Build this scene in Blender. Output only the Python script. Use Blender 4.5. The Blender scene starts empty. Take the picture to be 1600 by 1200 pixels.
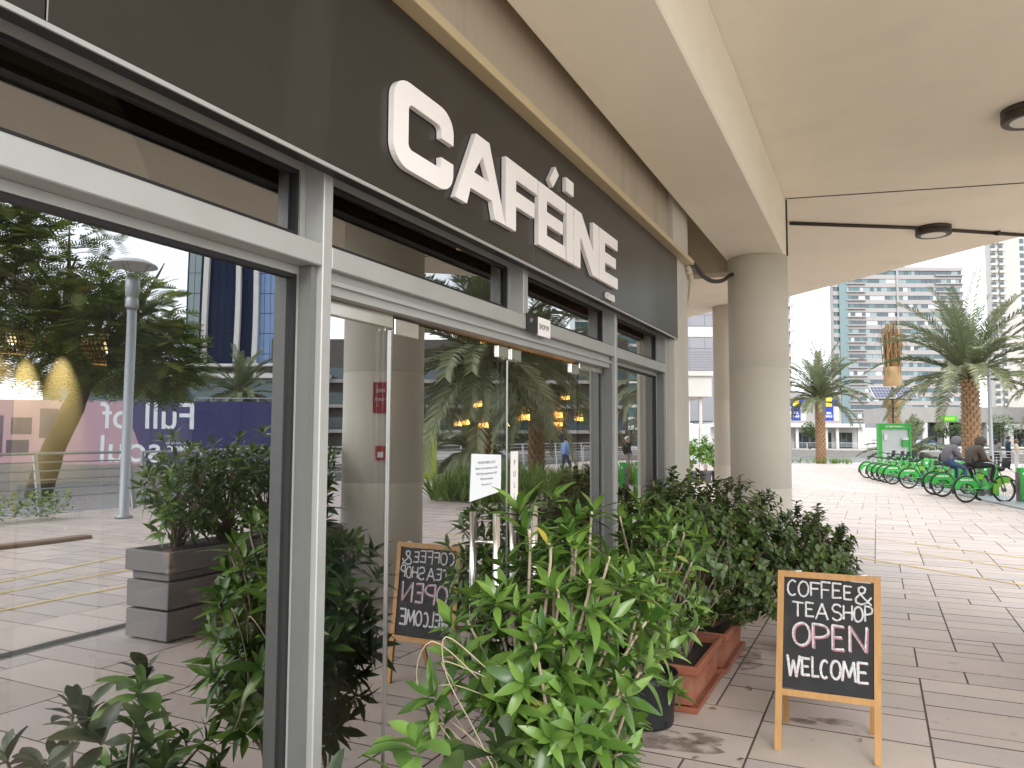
import bpy, bmesh, math, random
from mathutils import Vector, Matrix, Quaternion
R = math.radians
random.seed(7)
sc = bpy.context.scene
col = sc.collection
# ---------------------------------------------------------------- camera, sky, sun, exposure
CAM = Vector((1.5725, 0.0, 1.7)); PITCH, YAW, ROLL = R(3.95), R(25.4), R(0.25)
Fw = Vector((-math.sin(YAW)*math.cos(PITCH), math.cos(YAW)*math.cos(PITCH), math.sin(PITCH)))
rt = Vector((math.cos(YAW), math.sin(YAW), 0)); up = rt.cross(Fw)
r2 = rt*math.cos(ROLL)+up*math.sin(ROLL); u2 = up*math.cos(ROLL)-rt*math.sin(ROLL)
cd = bpy.data.cameras.new('camera'); cam = bpy.data.objects.new('camera', cd); col.objects.link(cam)
cd.sensor_width = 36; cd.lens = 27.0; cd.clip_start = .02; cd.clip_end = 3000
cam.matrix_world = Matrix(((r2.x, u2.x, -Fw.x, CAM.x), (r2.y, u2.y, -Fw.y, CAM.y), (r2.z, u2.z, -Fw.z, CAM.z), (0, 0, 0, 1)))
sc.camera = cam
SUN_EL, SUN_AZ = R(38), R(150)          # azimuth from +Y towards +X
w = bpy.data.worlds.new('World'); sc.world = w; w.use_nodes = True
nt = w.node_tree; nt.nodes.clear()
def wn(t): return nt.nodes.new(t)
sky = wn('ShaderNodeTexSky'); sky.sky_type = 'NISHITA'; sky.sun_disc = False
sky.sun_elevation = SUN_EL; sky.sun_rotation = SUN_AZ; sky.dust_density = 3.0; sky.air_density = 1.0; sky.ozone_density = 1.0
tc = wn('ShaderNodeTexCoord'); mp = wn('ShaderNodeMapping'); mp.inputs['Scale'].default_value = (1.0, 1.0, 2.6)
nz = wn('ShaderNodeTexNoise'); nz.inputs['Scale'].default_value = 2.2; nz.inputs['Detail'].default_value = 7; nz.inputs['Roughness'].default_value = .55
rp = wn('ShaderNodeValToRGB'); rp.color_ramp.elements[0].position = .30; rp.color_ramp.elements[0].color = (.62, .62, .62, 1)
rp.color_ramp.elements[1].position = .58; rp.color_ramp.elements[1].color = (.97, .97, .97, 1)
mx = wn('ShaderNodeMix'); mx.data_type = 'RGBA'; mx.inputs['B'].default_value = (9.2, 9.5, 9.9, 1)
bg = wn('ShaderNodeBackground'); bg.inputs['Strength'].default_value = .12
wo = wn('ShaderNodeOutputWorld')
L = nt.links.new
L(tc.outputs['Generated'], mp.inputs[0]); L(mp.outputs[0], nz.inputs['Vector']); L(nz.outputs['Fac'], rp.inputs[0])
L(sky.outputs[0], mx.inputs['A']); L(rp.outputs[0], mx.inputs['Factor']); L(mx.outputs['Result'], bg.inputs['Color']); L(bg.outputs[0], wo.inputs[0])
sl = bpy.data.lights.new('sun', 'SUN'); sl.energy = .8; sl.angle = R(30); sl.color = (1, .98, .95)
so = bpy.data.objects.new('sun', sl); col.objects.link(so)
sd = Vector((math.sin(SUN_AZ)*math.cos(SUN_EL), math.cos(SUN_AZ)*math.cos(SUN_EL), math.sin(SUN_EL)))
so.rotation_euler = (-sd).to_track_quat('-Z', 'Y').to_euler(); so.location = sd*60
sc.view_settings.view_transform = 'Standard'; sc.view_settings.look = 'None'; sc.view_settings.exposure = 1.46; sc.view_settings.gamma = 1
sc.render.engine = 'CYCLES'
cy = sc.cycles; cy.use_denoising = True; cy.max_bounces = 8; cy.diffuse_bounces = 6; cy.glossy_bounces = 4
cy.transmission_bounces = 6; cy.transparent_max_bounces = 12; cy.sample_clamp_indirect = 6; cy.caustics_reflective = False; cy.caustics_refractive = False
# ---------------------------------------------------------------- materials
MATS = {}
def mat(name, c, rough=.6, metal=0., var=.10, scale=6., bump=0., bscale=60., spec=.5, emit=None, estr=0., coat=0., stretch=None, dirt=None):
    if name in MATS: return MATS[name]
    m = bpy.data.materials.new(name); m.use_nodes = True; MATS[name] = m
    n = m.node_tree; b = n.nodes['Principled BSDF']; k = n.links.new
    b.inputs['Roughness'].default_value = rough; b.inputs['Metallic'].default_value = metal
    b.inputs['Specular IOR Level'].default_value = spec
    if coat: b.inputs['Coat Weight'].default_value = coat; b.inputs['Coat Roughness'].default_value = .08
    c = tuple(c)
    if var or bump or dirt:
        t = n.nodes.new('ShaderNodeTexCoord'); g = n.nodes.new('ShaderNodeMapping'); k(t.outputs['Object'], g.inputs[0])
        if stretch: g.inputs['Scale'].default_value = stretch
    if var:
        z = n.nodes.new('ShaderNodeTexNoise'); z.inputs['Scale'].default_value = scale; z.inputs['Detail'].default_value = 6; z.inputs['Roughness'].default_value = .65
        k(g.outputs[0], z.inputs['Vector'])
        x = n.nodes.new('ShaderNodeMix'); x.data_type = 'RGBA'
        x.inputs['A'].default_value = tuple(max(0, v*(1-2*var)) for v in c)+(1,); x.inputs['B'].default_value = tuple(min(1, v*(1+2*var)) for v in c)+(1,)
        k(z.outputs['Fac'], x.inputs['Factor']); last = x.outputs['Result']
        if dirt:
            z2 = n.nodes.new('ShaderNodeTexNoise'); z2.inputs['Scale'].default_value = dirt[1]; z2.inputs['Detail'].default_value = 8
            g2 = n.nodes.new('ShaderNodeMapping'); k(t.outputs['Object'], g2.inputs[0]); g2.inputs['Scale'].default_value = dirt[3] if len(dirt) > 3 else (1, 1, 1)
            k(g2.outputs[0], z2.inputs['Vector'])
            q = n.nodes.new('ShaderNodeMapRange'); q.inputs['From Min'].default_value = .52; q.inputs['From Max'].default_value = .75; q.inputs['To Max'].default_value = dirt[2]
            k(z2.outputs['Fac'], q.inputs['Value'])
            y = n.nodes.new('ShaderNodeMix'); y.data_type = 'RGBA'; y.inputs['B'].default_value = tuple(dirt[0])+(1,)
            k(q.outputs[0], y.inputs['Factor']); k(last, y.inputs['A']); last = y.outputs['Result']
        k(last, b.inputs['Base Color'])
    else: b.inputs['Base Color'].default_value = c+(1,)
    if bump:
        z = n.nodes.new('ShaderNodeTexNoise'); z.inputs['Scale'].default_value = bscale; z.inputs['Detail'].default_value = 5; k(g.outputs[0], z.inputs['Vector'])
        u = n.nodes.new('ShaderNodeBump'); u.inputs['Strength'].default_value = bump; u.inputs['Distance'].default_value = .01
        k(z.outputs['Fac'], u.inputs['Height']); k(u.outputs[0], b.inputs['Normal'])
    if emit: b.inputs['Emission Color'].default_value = tuple(emit)+(1,); b.inputs['Emission Strength'].default_value = estr
    return m
def leaf_mat(name, c1, c2, rough=.35, trans=.25, back=None):
    m = bpy.data.materials.new(name); m.use_nodes = True; n = m.node_tree; k = n.links.new; b = n.nodes['Principled BSDF']; o = n.nodes['Material Output']
    oi = n.nodes.new('ShaderNodeObjectInfo'); at = n.nodes.new('ShaderNodeAttribute'); at.attribute_name = 'lv'
    ad = n.nodes.new('ShaderNodeMath'); ad.operation = 'ADD'; k(oi.outputs['Random'], ad.inputs[0]); k(at.outputs['Fac'], ad.inputs[1])
    fr = n.nodes.new('ShaderNodeMath'); fr.operation = 'FRACT'; k(ad.outputs[0], fr.inputs[0])
    rp = n.nodes.new('ShaderNodeValToRGB'); e = rp.color_ramp.elements; e[0].color = tuple(c1)+(1,); e[1].color = tuple(c2)+(1,); e[1].position = .982
    if back: q = e.new(1.0); q.color = tuple(back)+(1,)
    k(fr.outputs[0], rp.inputs[0]); k(rp.outputs[0], b.inputs['Base Color']); b.inputs['Roughness'].default_value = rough
    tr = n.nodes.new('ShaderNodeBsdfTranslucent'); k(rp.outputs[0], tr.inputs['Color']); ms = n.nodes.new('ShaderNodeMixShader'); ms.inputs[0].default_value = trans
    k(b.outputs[0], ms.inputs[1]); k(tr.outputs[0], ms.inputs[2]); k(ms.outputs[0], o.inputs[0]); MATS[name] = m
    return m
def glass_mat(name, tint, refl, fres=1.0, rough=0., dust=0.):
    m = bpy.data.materials.new(name); m.use_nodes = True; n = m.node_tree; k = n.links.new; n.nodes.clear()
    o = n.nodes.new('ShaderNodeOutputMaterial'); t = n.nodes.new('ShaderNodeBsdfTransparent'); t.inputs[0].default_value = tuple(tint)+(1,)
    g = n.nodes.new('ShaderNodeBsdfGlossy'); g.inputs['Roughness'].default_value = rough; g.inputs['Color'].default_value = (.97, .98, 1, 1)
    f = n.nodes.new('ShaderNodeFresnel'); f.inputs['IOR'].default_value = 1.5
    r = n.nodes.new('ShaderNodeMapRange'); r.inputs['From Min'].default_value = 0.04; r.inputs['From Max'].default_value = 1; r.inputs['To Min'].default_value = refl; r.inputs['To Max'].default_value = fres
    if not rough:
        ge = n.nodes.new('ShaderNodeNewGeometry'); zn = n.nodes.new('ShaderNodeTexNoise'); zn.inputs['Scale'].default_value = 1.1; zn.inputs['Detail'].default_value = 2; k(ge.outputs['Position'], zn.inputs['Vector'])
        bp_ = n.nodes.new('ShaderNodeBump'); bp_.inputs['Strength'].default_value = .12; bp_.inputs['Distance'].default_value = .006; k(zn.outputs['Fac'], bp_.inputs['Height']); k(bp_.outputs[0], g.inputs['Normal'])
    s = n.nodes.new('ShaderNodeMixShader'); k(f.outputs[0], r.inputs['Value']); k(r.outputs[0], s.inputs[0]); k(t.outputs[0], s.inputs[1]); k(g.outputs[0], s.inputs[2])
    if dust:
        df = n.nodes.new('ShaderNodeBsdfDiffuse'); df.inputs[0].default_value = (.7, .7, .66, 1); dn = n.nodes.new('ShaderNodeTexNoise'); dn.inputs['Scale'].default_value = 3.5; dn.inputs['Detail'].default_value = 6; dg_ = n.nodes.new('ShaderNodeNewGeometry'); dm = n.nodes.new('ShaderNodeMapping'); dm.inputs['Scale'].default_value = (1, 1, .35); k(dg_.outputs['Position'], dm.inputs[0]); k(dm.outputs[0], dn.inputs['Vector'])
        dr_ = n.nodes.new('ShaderNodeMapRange'); dr_.inputs['From Min'].default_value = .4; dr_.inputs['From Max'].default_value = .75; dr_.inputs['To Max'].default_value = dust; k(dn.outputs['Fac'], dr_.inputs['Value']); s2 = n.nodes.new('ShaderNodeMixShader'); k(dr_.outputs[0], s2.inputs[0]); k(s.outputs[0], s2.inputs[1]); k(df.outputs[0], s2.inputs[2]); s = s2
    k(s.outputs[0], o.inputs[0])
    MATS[name] = m; return m
# ---------------------------------------------------------------- mesh helpers
def frame_of(d):
    d = d.normalized(); a = Vector((0, 0, 1)) if abs(d.z) < .95 else Vector((1, 0, 0))
    s = d.cross(a).normalized(); return s, s.cross(d).normalized()
class MB:
    def __init__(s): s.v = []; s.f = []; s.m = []; s.sm = []; s.lv = []
    def add(s, vs, fs, mi=0, smooth=False, lv=0.):
        o = len(s.v); s.v += [tuple(p) for p in vs]
        for f in fs: s.f.append(tuple(i+o for i in f)); s.m.append(mi); s.sm.append(smooth); s.lv.append(lv)
        return s
    def box(s, a, b, mi=0, rz=0., c=None, bev=0.):
        x0, y0, z0 = [min(p, q) for p, q in zip(a, b)]; x1, y1, z1 = [max(p, q) for p, q in zip(a, b)]
        if bev:
            bv = min(bev, (x1-x0)*.45, (y1-y0)*.45, (z1-z0)*.45); vs = []
            for x, sx in ((x0, 1), (x1, -1)):
                for y, sy in ((y0, 1), (y1, -1)):
                    for z, sz in ((z0, 1), (z1, -1)):
                        vs += [(x, y+sy*bv, z+sz*bv), (x+sx*bv, y, z+sz*bv), (x+sx*bv, y+sy*bv, z)]
            bm = bmesh.new(); bmesh.ops.convex_hull(bm, input=[bm.verts.new(p) for p in vs])
            bm.verts.ensure_lookup_table(); bm.verts.index_update()
            bmesh.ops.dissolve_limit(bm, angle_limit=.02, verts=bm.verts, edges=bm.edges); bm.verts.index_update()
            vs = [v.co.copy() for v in bm.verts]; fs = [[v.index for v in f.verts] for f in bm.faces]; bm.free()
        else:
            vs = [(x, y, z) for x in (x0, x1) for y in (y0, y1) for z in (z0, z1)]
            fs = [(0, 1, 3, 2), (4, 6, 7, 5), (0, 4, 5, 1), (2, 3, 7, 6), (0, 2, 6, 4), (1, 5, 7, 3)]
        if rz:
            cx, cy_ = c if c else ((x0+x1)/2, (y0+y1)/2); ca, sa = math.cos(rz), math.sin(rz)
            vs = [(cx+(p[0]-cx)*ca-(p[1]-cy_)*sa, cy_+(p[0]-cx)*sa+(p[1]-cy_)*ca, p[2]) for p in vs]
        return s.add(vs, fs, mi)
    def tube(s, pts, r, n=8, mi=0, cap=True, sq=None, smooth=True):
        pts = [Vector(p) for p in pts]; rs = r if isinstance(r, (list, tuple)) else [r]*len(pts); vs = []; S = None
        for i, p in enumerate(pts):
            d = (pts[min(i+1, len(pts)-1)]-pts[max(i-1, 0)])
            if d.length < 1e-9: d = Vector((0, 0, 1))
            d.normalize()
            if S is None: S, T = frame_of(d)
            else:
                S = (S-d*S.dot(d)); S = S.normalized() if S.length > 1e-6 else frame_of(d)[0]; T = S.cross(d).normalized()
            for k in range(n):
                a = 2*math.pi*k/n; o = S*math.cos(a)*rs[i]+T*math.sin(a)*rs[i]
                if sq: o = o-sq[0]*o.dot(sq[0])*(1-sq[1])
                vs.append(p+o)
        fs = [(i*n+k, i*n+(k+1) % n, (i+1)*n+(k+1) % n, (i+1)*n+k) for i in range(len(pts)-1) for k in range(n)]
        s.add(vs, fs, mi, smooth)
        if cap:
            o = len(s.v)-len(vs); s.f.append(tuple(o+k for k in reversed(range(n)))); s.m.append(mi); s.sm.append(False); s.lv.append(0)
            o = len(s.v)-n; s.f.append(tuple(o+k for k in range(n))); s.m.append(mi); s.sm.append(False); s.lv.append(0)
        return s
    def bar(s, a, b, wd, h, mi=0, upv=(0, 0, 1)):
        a, b = Vector(a), Vector(b); d = (b-a).normalized(); u = Vector(upv); sd_ = d.cross(u)
        sd_ = sd_.normalized() if sd_.length > 1e-6 else frame_of(d)[0]; u = sd_.cross(d).normalized()
        vs = [p+sd_*x*wd/2+u*y*h/2 for p in (a, b) for x, y in ((-1, -1), (1, -1), (1, 1), (-1, 1))]
        return s.add(vs, [(3, 2, 1, 0), (4, 5, 6, 7), (0, 1, 5, 4), (1, 2, 6, 5), (2, 3, 7, 6), (3, 0, 4, 7)], mi)
    def lathe(s, prof, n=24, mi=0, c=(0, 0, 0), ax='z', smooth=True, cap=True):
        vs = []
        for r_, z in prof:
            for k in range(n):
                a = 2*math.pi*k/n; x, y = r_*math.cos(a), r_*math.sin(a)
                p = (x, y, z) if ax == 'z' else ((z, x, y) if ax == 'x' else (x, z, y)); vs.append((p[0]+c[0], p[1]+c[1], p[2]+c[2]))
        m_ = len(prof); s.add(vs, [(i*n+k, i*n+(k+1) % n, (i+1)*n+(k+1) % n, (i+1)*n+k) for i in range(m_-1) for k in range(n)], mi, smooth)
        o = len(s.v)-len(vs)
        if cap:
            for q, rev in ((0, True), (m_-1, False)):
                if prof[q][0] > 1e-5:
                    f = [o+q*n+k for k in range(n)]; s.f.append(tuple(reversed(f) if rev else f)); s.m.append(mi); s.sm.append(False); s.lv.append(0)
        return s
    def prism(s, poly, z0, z1, mi=0, T=None):
        n = len(poly); vs = [(p[0], p[1], z0) for p in poly]+[(p[0], p[1], z1) for p in poly]
        if T: vs = [T(*p) for p in vs]
        fs = [tuple(reversed(range(n))), tuple(range(n, 2*n))]+[(i, (i+1) % n, n+(i+1) % n, n+i) for i in range(n)]
        return s.add(vs, fs, mi)
    def sphere(s, c, r, n=12, m=8, mi=0, sc_=(1, 1, 1)):
        prof = [(max(r*math.sin(math.pi*i/m), 0), -r*math.cos(math.pi*i/m)) for i in range(m+1)]
        o = len(s.v); s.lathe(prof, n, mi, cap=False)
        for i in range(o, len(s.v)):
            p = s.v[i]; s.v[i] = (c[0]+p[0]*sc_[0], c[1]+p[1]*sc_[1], c[2]+p[2]*sc_[2])
        return s
    def mesh(s, name, off=Vector((0, 0, 0)), lv=False):
        me = bpy.data.meshes.new(name); me.from_pydata([(p[0]-off[0], p[1]-off[1], p[2]-off[2]) for p in s.v], [], s.f)
        me.polygons.foreach_set('material_index', s.m); me.polygons.foreach_set('use_smooth', s.sm)
        if lv:
            a = me.attributes.new('lv', 'FLOAT', 'FACE'); a.data.foreach_set('value', s.lv)
        me.update(); return me
    def build(s, name, mats, parent=None, kind=None, lv=False, fix=True):
        mats = mats if isinstance(mats, (list, tuple)) else [mats]
        off = wl(parent) if parent else None
        if off is None:
            xs = [p[0] for p in s.v]; ys = [p[1] for p in s.v]; zs = [p[2] for p in s.v]
            off = Vector(((min(xs)+max(xs))/2, (min(ys)+max(ys))/2, min(zs)))
        me = s.mesh(name, off, lv)
        for m_ in mats: me.materials.append(m_ if not isinstance(m_, str) else MATS[m_])
        if fix and not lv:
            bm = bmesh.new(); bm.from_mesh(me); bmesh.ops.recalc_face_normals(bm, faces=bm.faces); bm.to_mesh(me); bm.free()
        o = bpy.data.objects.new(name, me); col.objects.link(o)
        if parent: o.parent = parent
        else: o.location = off
        if kind: o['kind'] = kind
        return o
def wl(o):
    v = Vector((0, 0, 0))
    while o: v = v+o.location; o = o.parent
    return v
def tag(o, label, cat, group=None, kind=None):
    o['label'] = label; o['category'] = cat
    if group: o['group'] = group
    if kind: o['kind'] = kind
    return o
def thing(name, label, cat, loc=(0, 0, 0), group=None):
    o = bpy.data.objects.new(name, None); col.objects.link(o); o.location = loc; o.empty_display_size = .2
    return tag(o, label, cat, group)
def link(name, me, parent=None, M=None):
    o = bpy.data.objects.new(name, me); col.objects.link(o)
    if parent: o.parent = parent
    if M is not None: o.matrix_local = M
    return o
def copy_tree(o, parent=None):
    c = o.copy(); col.objects.link(c); c.parent = parent
    for ch in list(o.children): copy_tree(ch, c)
    return c
def text_faces(s, size=1., ext=0., align='LEFT', bold=0.):
    cu = bpy.data.curves.new('lettering', 'FONT'); cu.body = s; cu.size = size; cu.extrude = ext; cu.align_x = align; cu.offset = bold; cu.resolution_u = 3
    o = bpy.data.objects.new('lettering', cu); col.objects.link(o); dg = bpy.context.evaluated_depsgraph_get(); e = o.evaluated_get(dg); me = e.to_mesh()
    vs = [v.co.copy() for v in me.vertices]; fs = [tuple(p.vertices) for p in me.polygons]; e.to_mesh_clear()
    bpy.data.objects.remove(o); bpy.data.curves.remove(cu); return vs, fs
def put_text(mb, s, size, org, ux, uy, ext=0., mi=0, align='LEFT', bold=0., squeeze=1.):
    vs, fs = text_faces(s, size, ext, align, bold); org, ux, uy = Vector(org), Vector(ux).normalized(), Vector(uy).normalized(); n = ux.cross(uy)
    mb.add([org+ux*p.x*squeeze+uy*p.y+n*p.z for p in vs], fs, mi)
# ---------------------------------------------------------------- shared materials
mat('ceiling_paint', (.86, .80, .665), .85, var=.04, scale=1.2, bump=.06, bscale=40, dirt=((.55, .48, .38), 1.3, .16))
mat('beam_paint', (.90, .845, .70), .8, var=.03, scale=2, bump=.05, bscale=50, dirt=((.5, .44, .36), 1.1, .2))
mat('column_paint', (.66, .635, .55), .75, var=.03, scale=3, bump=.08, bscale=30, dirt=((.44, .41, .35), 2.5, .3, (1, 1, .25)))
mat('plaster', (.56, .53, .46), .8, var=.05, scale=4, bump=.1, bscale=50, dirt=((.4, .37, .31), 3, .35, (1, 1, .3)))
mat('stained_wall', (.46, .39, .30), .85, var=.05, scale=5, bump=.1, bscale=30, stretch=(1, 9, .3), dirt=((.30, .25, .185), 1.2, .5, (1, 3.5, .12)))
mat('fascia', (.024, .0215, .018), .27, var=.12, scale=1.5, spec=.5, bump=.01, bscale=3, dirt=((.055, .05, .044), 3, .4, (1, 1.5, .2)))
mat('black', (.008, .008, .008), .5, var=0)
mat('alu', (.40, .405, .385), .5, .35, var=.05, scale=7, bump=.02, bscale=200, dirt=((.3, .29, .26), 4, .3))
mat('alu_dark', (.17, .175, .165), .45, .35, var=.06, scale=6)
mat('gasket', (.012, .012, .012), .6, var=0)
mat('chrome', (.80, .77, .70), .22, .9, var=.04, scale=10)
mat('steel', (.55, .55, .52), .28, 1., var=.05, scale=9)
mat('trunking', (.52, .42, .25), .45, var=.05, scale=5)
mat('cream_pipe', (.58, .52, .40), .5, var=.05)
mat('rubber', (.012, .011, .010), .55, var=.1)
mat('bronze', (.055, .045, .035), .5, .2, var=.1)
mat('opal', (.72, .68, .58), .35, var=.03)
mat('white_acrylic', (.90, .87, .84), .35, var=.02, scale=5)
mat('white_side', (.80, .77, .74), .45, var=.02)
mat('joint', (.095, .078, .064), .95, var=.2, scale=20)
mat('paper', (.80, .84, .86), .8, var=.02)
mat('ink', (.02, .02, .022), .8, var=0)
mat('quay', (.32, .30, .28), .85, var=.1, scale=3, bump=.2)
mat('yellow_paint', (.62, .46, .09), .75, var=.15, scale=14, dirt=((.46, .41, .36), 9, .9))
def paver_mat(name, src):
    m = bpy.data.materials.new(name); m.use_nodes = True; n = m.node_tree; k = n.links.new; b = n.nodes['Principled BSDF']; MATS[name] = m
    t = n.nodes.new('ShaderNodeNewGeometry'); rp = n.nodes.new('ShaderNodeValToRGB'); rp.color_ramp.interpolation = 'LINEAR'
    e = rp.color_ramp.elements; e[0].color = (0.424, 0.357, 0.324, 1); e[1].color = (0.518, 0.440, 0.402, 1)
    for p, c in ((.2, (0.465, 0.388, 0.350)), (.4, (0.407, 0.361, 0.339)), (.6, (0.483, 0.404, 0.373)), (.8, (0.477, 0.410, 0.353))): q = e.new(p); q.color = c+(1,)
    if src == 'obj': s = n.nodes.new('ShaderNodeObjectInfo').outputs['Random']
    elif src == 'lv': a = n.nodes.new('ShaderNodeAttribute'); a.attribute_name = 'lv'; s = a.outputs['Fac']
    if src == 'brick':
        bt = n.nodes.new('ShaderNodeTexBrick'); bt.inputs['Scale'].default_value = 1; bt.inputs['Brick Width'].default_value = .75; bt.inputs['Row Height'].default_value = .36
        bt.inputs['Mortar Size'].default_value = .007; bt.inputs['Color1'].default_value = (0.424, 0.357, 0.324, 1); bt.inputs['Color2'].default_value = (0.518, 0.440, 0.398, 1); bt.inputs['Mortar'].default_value = (.12, .10, .085, 1)
        bt.offset = .37; bt.squash = .7; bt.squash_frequency = 3; k(t.outputs['Position'], bt.inputs['Vector']); base = bt.outputs['Color']
    else: k(s, rp.inputs[0]); base = rp.outputs[0]
    n1 = n.nodes.new('ShaderNodeTexNoise'); n1.inputs['Scale'].default_value = 2.3; n1.inputs['Detail'].default_value = 9; n1.inputs['Roughness'].default_value = .7; k(t.outputs['Position'], n1.inputs['Vector'])
    m1 = n.nodes.new('ShaderNodeMapRange'); m1.inputs['To Min'].default_value = .76; m1.inputs['To Max'].default_value = 1.27; k(n1.outputs['Fac'], m1.inputs['Value'])
    mu = n.nodes.new('ShaderNodeMix'); mu.data_type = 'RGBA'; mu.blend_type = 'MULTIPLY'; mu.inputs['Factor'].default_value = 1; k(base, mu.inputs['A']); k(m1.outputs[0], mu.inputs['B'])
    # dark stains and drip spots
    n2 = n.nodes.new('ShaderNodeTexNoise'); n2.inputs['Scale'].default_value = 5.5; n2.inputs['Detail'].default_value = 3; k(t.outputs['Position'], n2.inputs['Vector'])
    m2 = n.nodes.new('ShaderNodeMapRange'); m2.inputs['From Min'].default_value = .66; m2.inputs['From Max'].default_value = .72; m2.inputs['To Max'].default_value = .38; k(n2.outputs['Fac'], m2.inputs['Value'])
    mi = n.nodes.new('ShaderNodeMix'); mi.data_type = 'RGBA'; mi.inputs['B'].default_value = (.20, .165, .135, 1); k(m2.outputs[0], mi.inputs['Factor']); k(mu.outputs['Result'], mi.inputs['A'])
    k(mi.outputs['Result'], b.inputs['Base Color'])
    rr = n.nodes.new('ShaderNodeMapRange'); rr.inputs['To Min'].default_value = .5; rr.inputs['To Max'].default_value = .8; k(n1.outputs['Fac'], rr.inputs['Value']); k(rr.outputs[0], b.inputs['Roughness'])
    n3 = n.nodes.new('ShaderNodeTexNoise'); n3.inputs['Scale'].default_value = 70; n3.inputs['Detail'].default_value = 4; k(t.outputs['Position'], n3.inputs['Vector'])
    bu = n.nodes.new('ShaderNodeBump'); bu.inputs['Strength'].default_value = .18; bu.inputs['Distance'].default_value = .01; k(n3.outputs['Fac'], bu.inputs['Height']); k(bu.outputs[0], b.inputs['Normal'])
    return m
paver_mat('paver', 'obj'); paver_mat('paver_joined', 'lv'); paver_mat('paving_far', 'brick')
# ---------------------------------------------------------------- ground, water, plaza
def struct(mb, name, m): o = mb.build(name, m); o['kind'] = 'structure'; return o
mat('earth', (.22, .19, .15), .95, var=.2, scale=.2)
struct(MB().add([(-1500, -1500, -2.6), (1500, -1500, -2.6), (1500, 1800, -2.6), (-1500, 1800, -2.6)], [(0, 1, 2, 3)]), 'ground', 'earth')
wm = mat('water', (.10, .13, .125), .06, var=.15, scale=.25, spec=.5)
n = wm.node_tree; k = n.links.new; t = n.nodes.new('ShaderNodeNewGeometry'); g = n.nodes.new('ShaderNodeMapping'); g.inputs['Scale'].default_value = (.5, 1.6, 1); k(t.outputs['Position'], g.inputs[0])
z = n.nodes.new('ShaderNodeTexNoise'); z.inputs['Scale'].default_value = 1.6; z.inputs['Detail'].default_value = 5; k(g.outputs[0], z.inputs['Vector'])
bu = n.nodes.new('ShaderNodeBump'); bu.inputs['Strength'].default_value = .55; bu.inputs['Distance'].default_value = .25; k(z.outputs['Fac'], bu.inputs['Height']); k(bu.outputs[0], n.nodes['Principled BSDF'].inputs['Normal'])
struct(MB().add([(-120, -80, -.75), (160, -80, -.75), (160, 180, -.75), (-120, 180, -.75)], [(0, 1, 2, 3)]), 'water', 'water')
polys = [[(-40, -30), (14.6, -30), (14.6, -1.2), (-40, -1.2)], [(10.2, -1.2), (14.6, -1.2), (14.6, 13), (17, 21), (17, 27), (10.2, 27)],
         [(-40, 27), (17, 27), (17, 54), (9, 60), (2, 62), (-1, 58.5), (-4, 55), (-40, 50)], [(-40, -1.2), (-.3, -1.2), (-.3, 27), (-40, 27)]]
pz = MB()
for p in polys: pz.add([(x, y, 0) for x, y in p], [tuple(range(len(p)))])
struct(pz, 'plaza', 'paving_far')
ed = [(14.6, -30), (14.6, 13), (17, 21), (17, 54), (9, 60), (2, 62), (-1, 58.5), (-4, 55), (-40, 50)]
qw = MB()
for a, b in zip(ed, ed[1:]):
    qw.add([(a[0], a[1], -.003), (b[0], b[1], -.003), (b[0], b[1], -2.5), (a[0], a[1], -2.5)], [(0, 1, 2, 3)])
struct(qw, 'quay_wall', 'quay')
bed = MB().add([(-.3, -1.2, -.004), (10.2, -1.2, -.004), (10.2, 27, -.004), (-.3, 27, -.004)], [(0, 1, 2, 3)])
pav = struct(bed, 'pavement', 'joint')
# random ashlar: modules .30 (X) by .15 (Y)
rs = random.Random(11); NX, NY, MX, MY = 35, 188, .30, .15; X0, Y0 = -.3, -1.2
occ = [[False]*NX for _ in range(NY)]; pieces = []
for j in range(NY):
    for i in range(NX):
        if occ[j][i]: continue
        big = j < 50
        wl_ = rs.choice([2, 2, 3, 3, 3, 2] if not big else [2, 3, 3, 3, 4]); hl = rs.choice([1, 2, 2, 3, 2] if not big else [2, 2, 3, 3, 4, 1])
        ww = 0
        while ww < wl_ and i+ww < NX and not occ[j][i+ww]: ww += 1
        if NX-(i+ww) == 1 and not occ[j][NX-1]: ww += 1
        hl = min(hl, NY-j)
        for b in range(hl):
            for a in range(ww): occ[j+b][i+a] = True
        pieces.append((X0+i*MX, Y0+j*MY, ww*MX, hl*MY))
pieces = [p for p in pieces if p[0]+p[2] <= 10.25]
def seen(p):
    x, y = p[0]+p[2]/2-CAM.x, p[1]+p[3]/2
    if y < 1.5: return 99+abs(y)
    a = math.degrees(math.atan2(x, y))
    return math.hypot(x, y) if -30 < a < 10 else 60+math.hypot(x, y)
pieces.sort(key=seen); cache = {}; far_p = MB(); g_ = .005
def paver_mb(wd, ht): return MB().box((-wd/2+g_, -ht/2+g_, -.04), (wd/2-g_, ht/2-g_, 0), bev=.0012)
for q, (x, y, a, b) in enumerate(pieces):
    dz = rs.uniform(-.001, .001); c = (x+a/2, y+b/2)
    if q < 300:
        key = (round(a, 3), round(b, 3))
        if key not in cache:
            cache[key] = paver_mb(a, b).mesh('paver'); cache[key].materials.append(MATS['paver']); cache[key].materials.append(MATS['joint'])
            for p_ in cache[key].polygons: p_.material_index = 0 if p_.normal.z > .95 else 1
        o = link('paver', cache[key], pav); o.location = (c[0]-pav.location.x, c[1]-pav.location.y, dz+.004)
    else:
        far_p.box((c[0]-a/2+g_, c[1]-b/2+g_, -.04), (c[0]+a/2-g_, c[1]+b/2-g_, dz)); far_p.lv[-6:] = [rs.random()]*6; far_p.m[-6:] = [1, 1, 1, 1, 1, 0]
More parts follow.
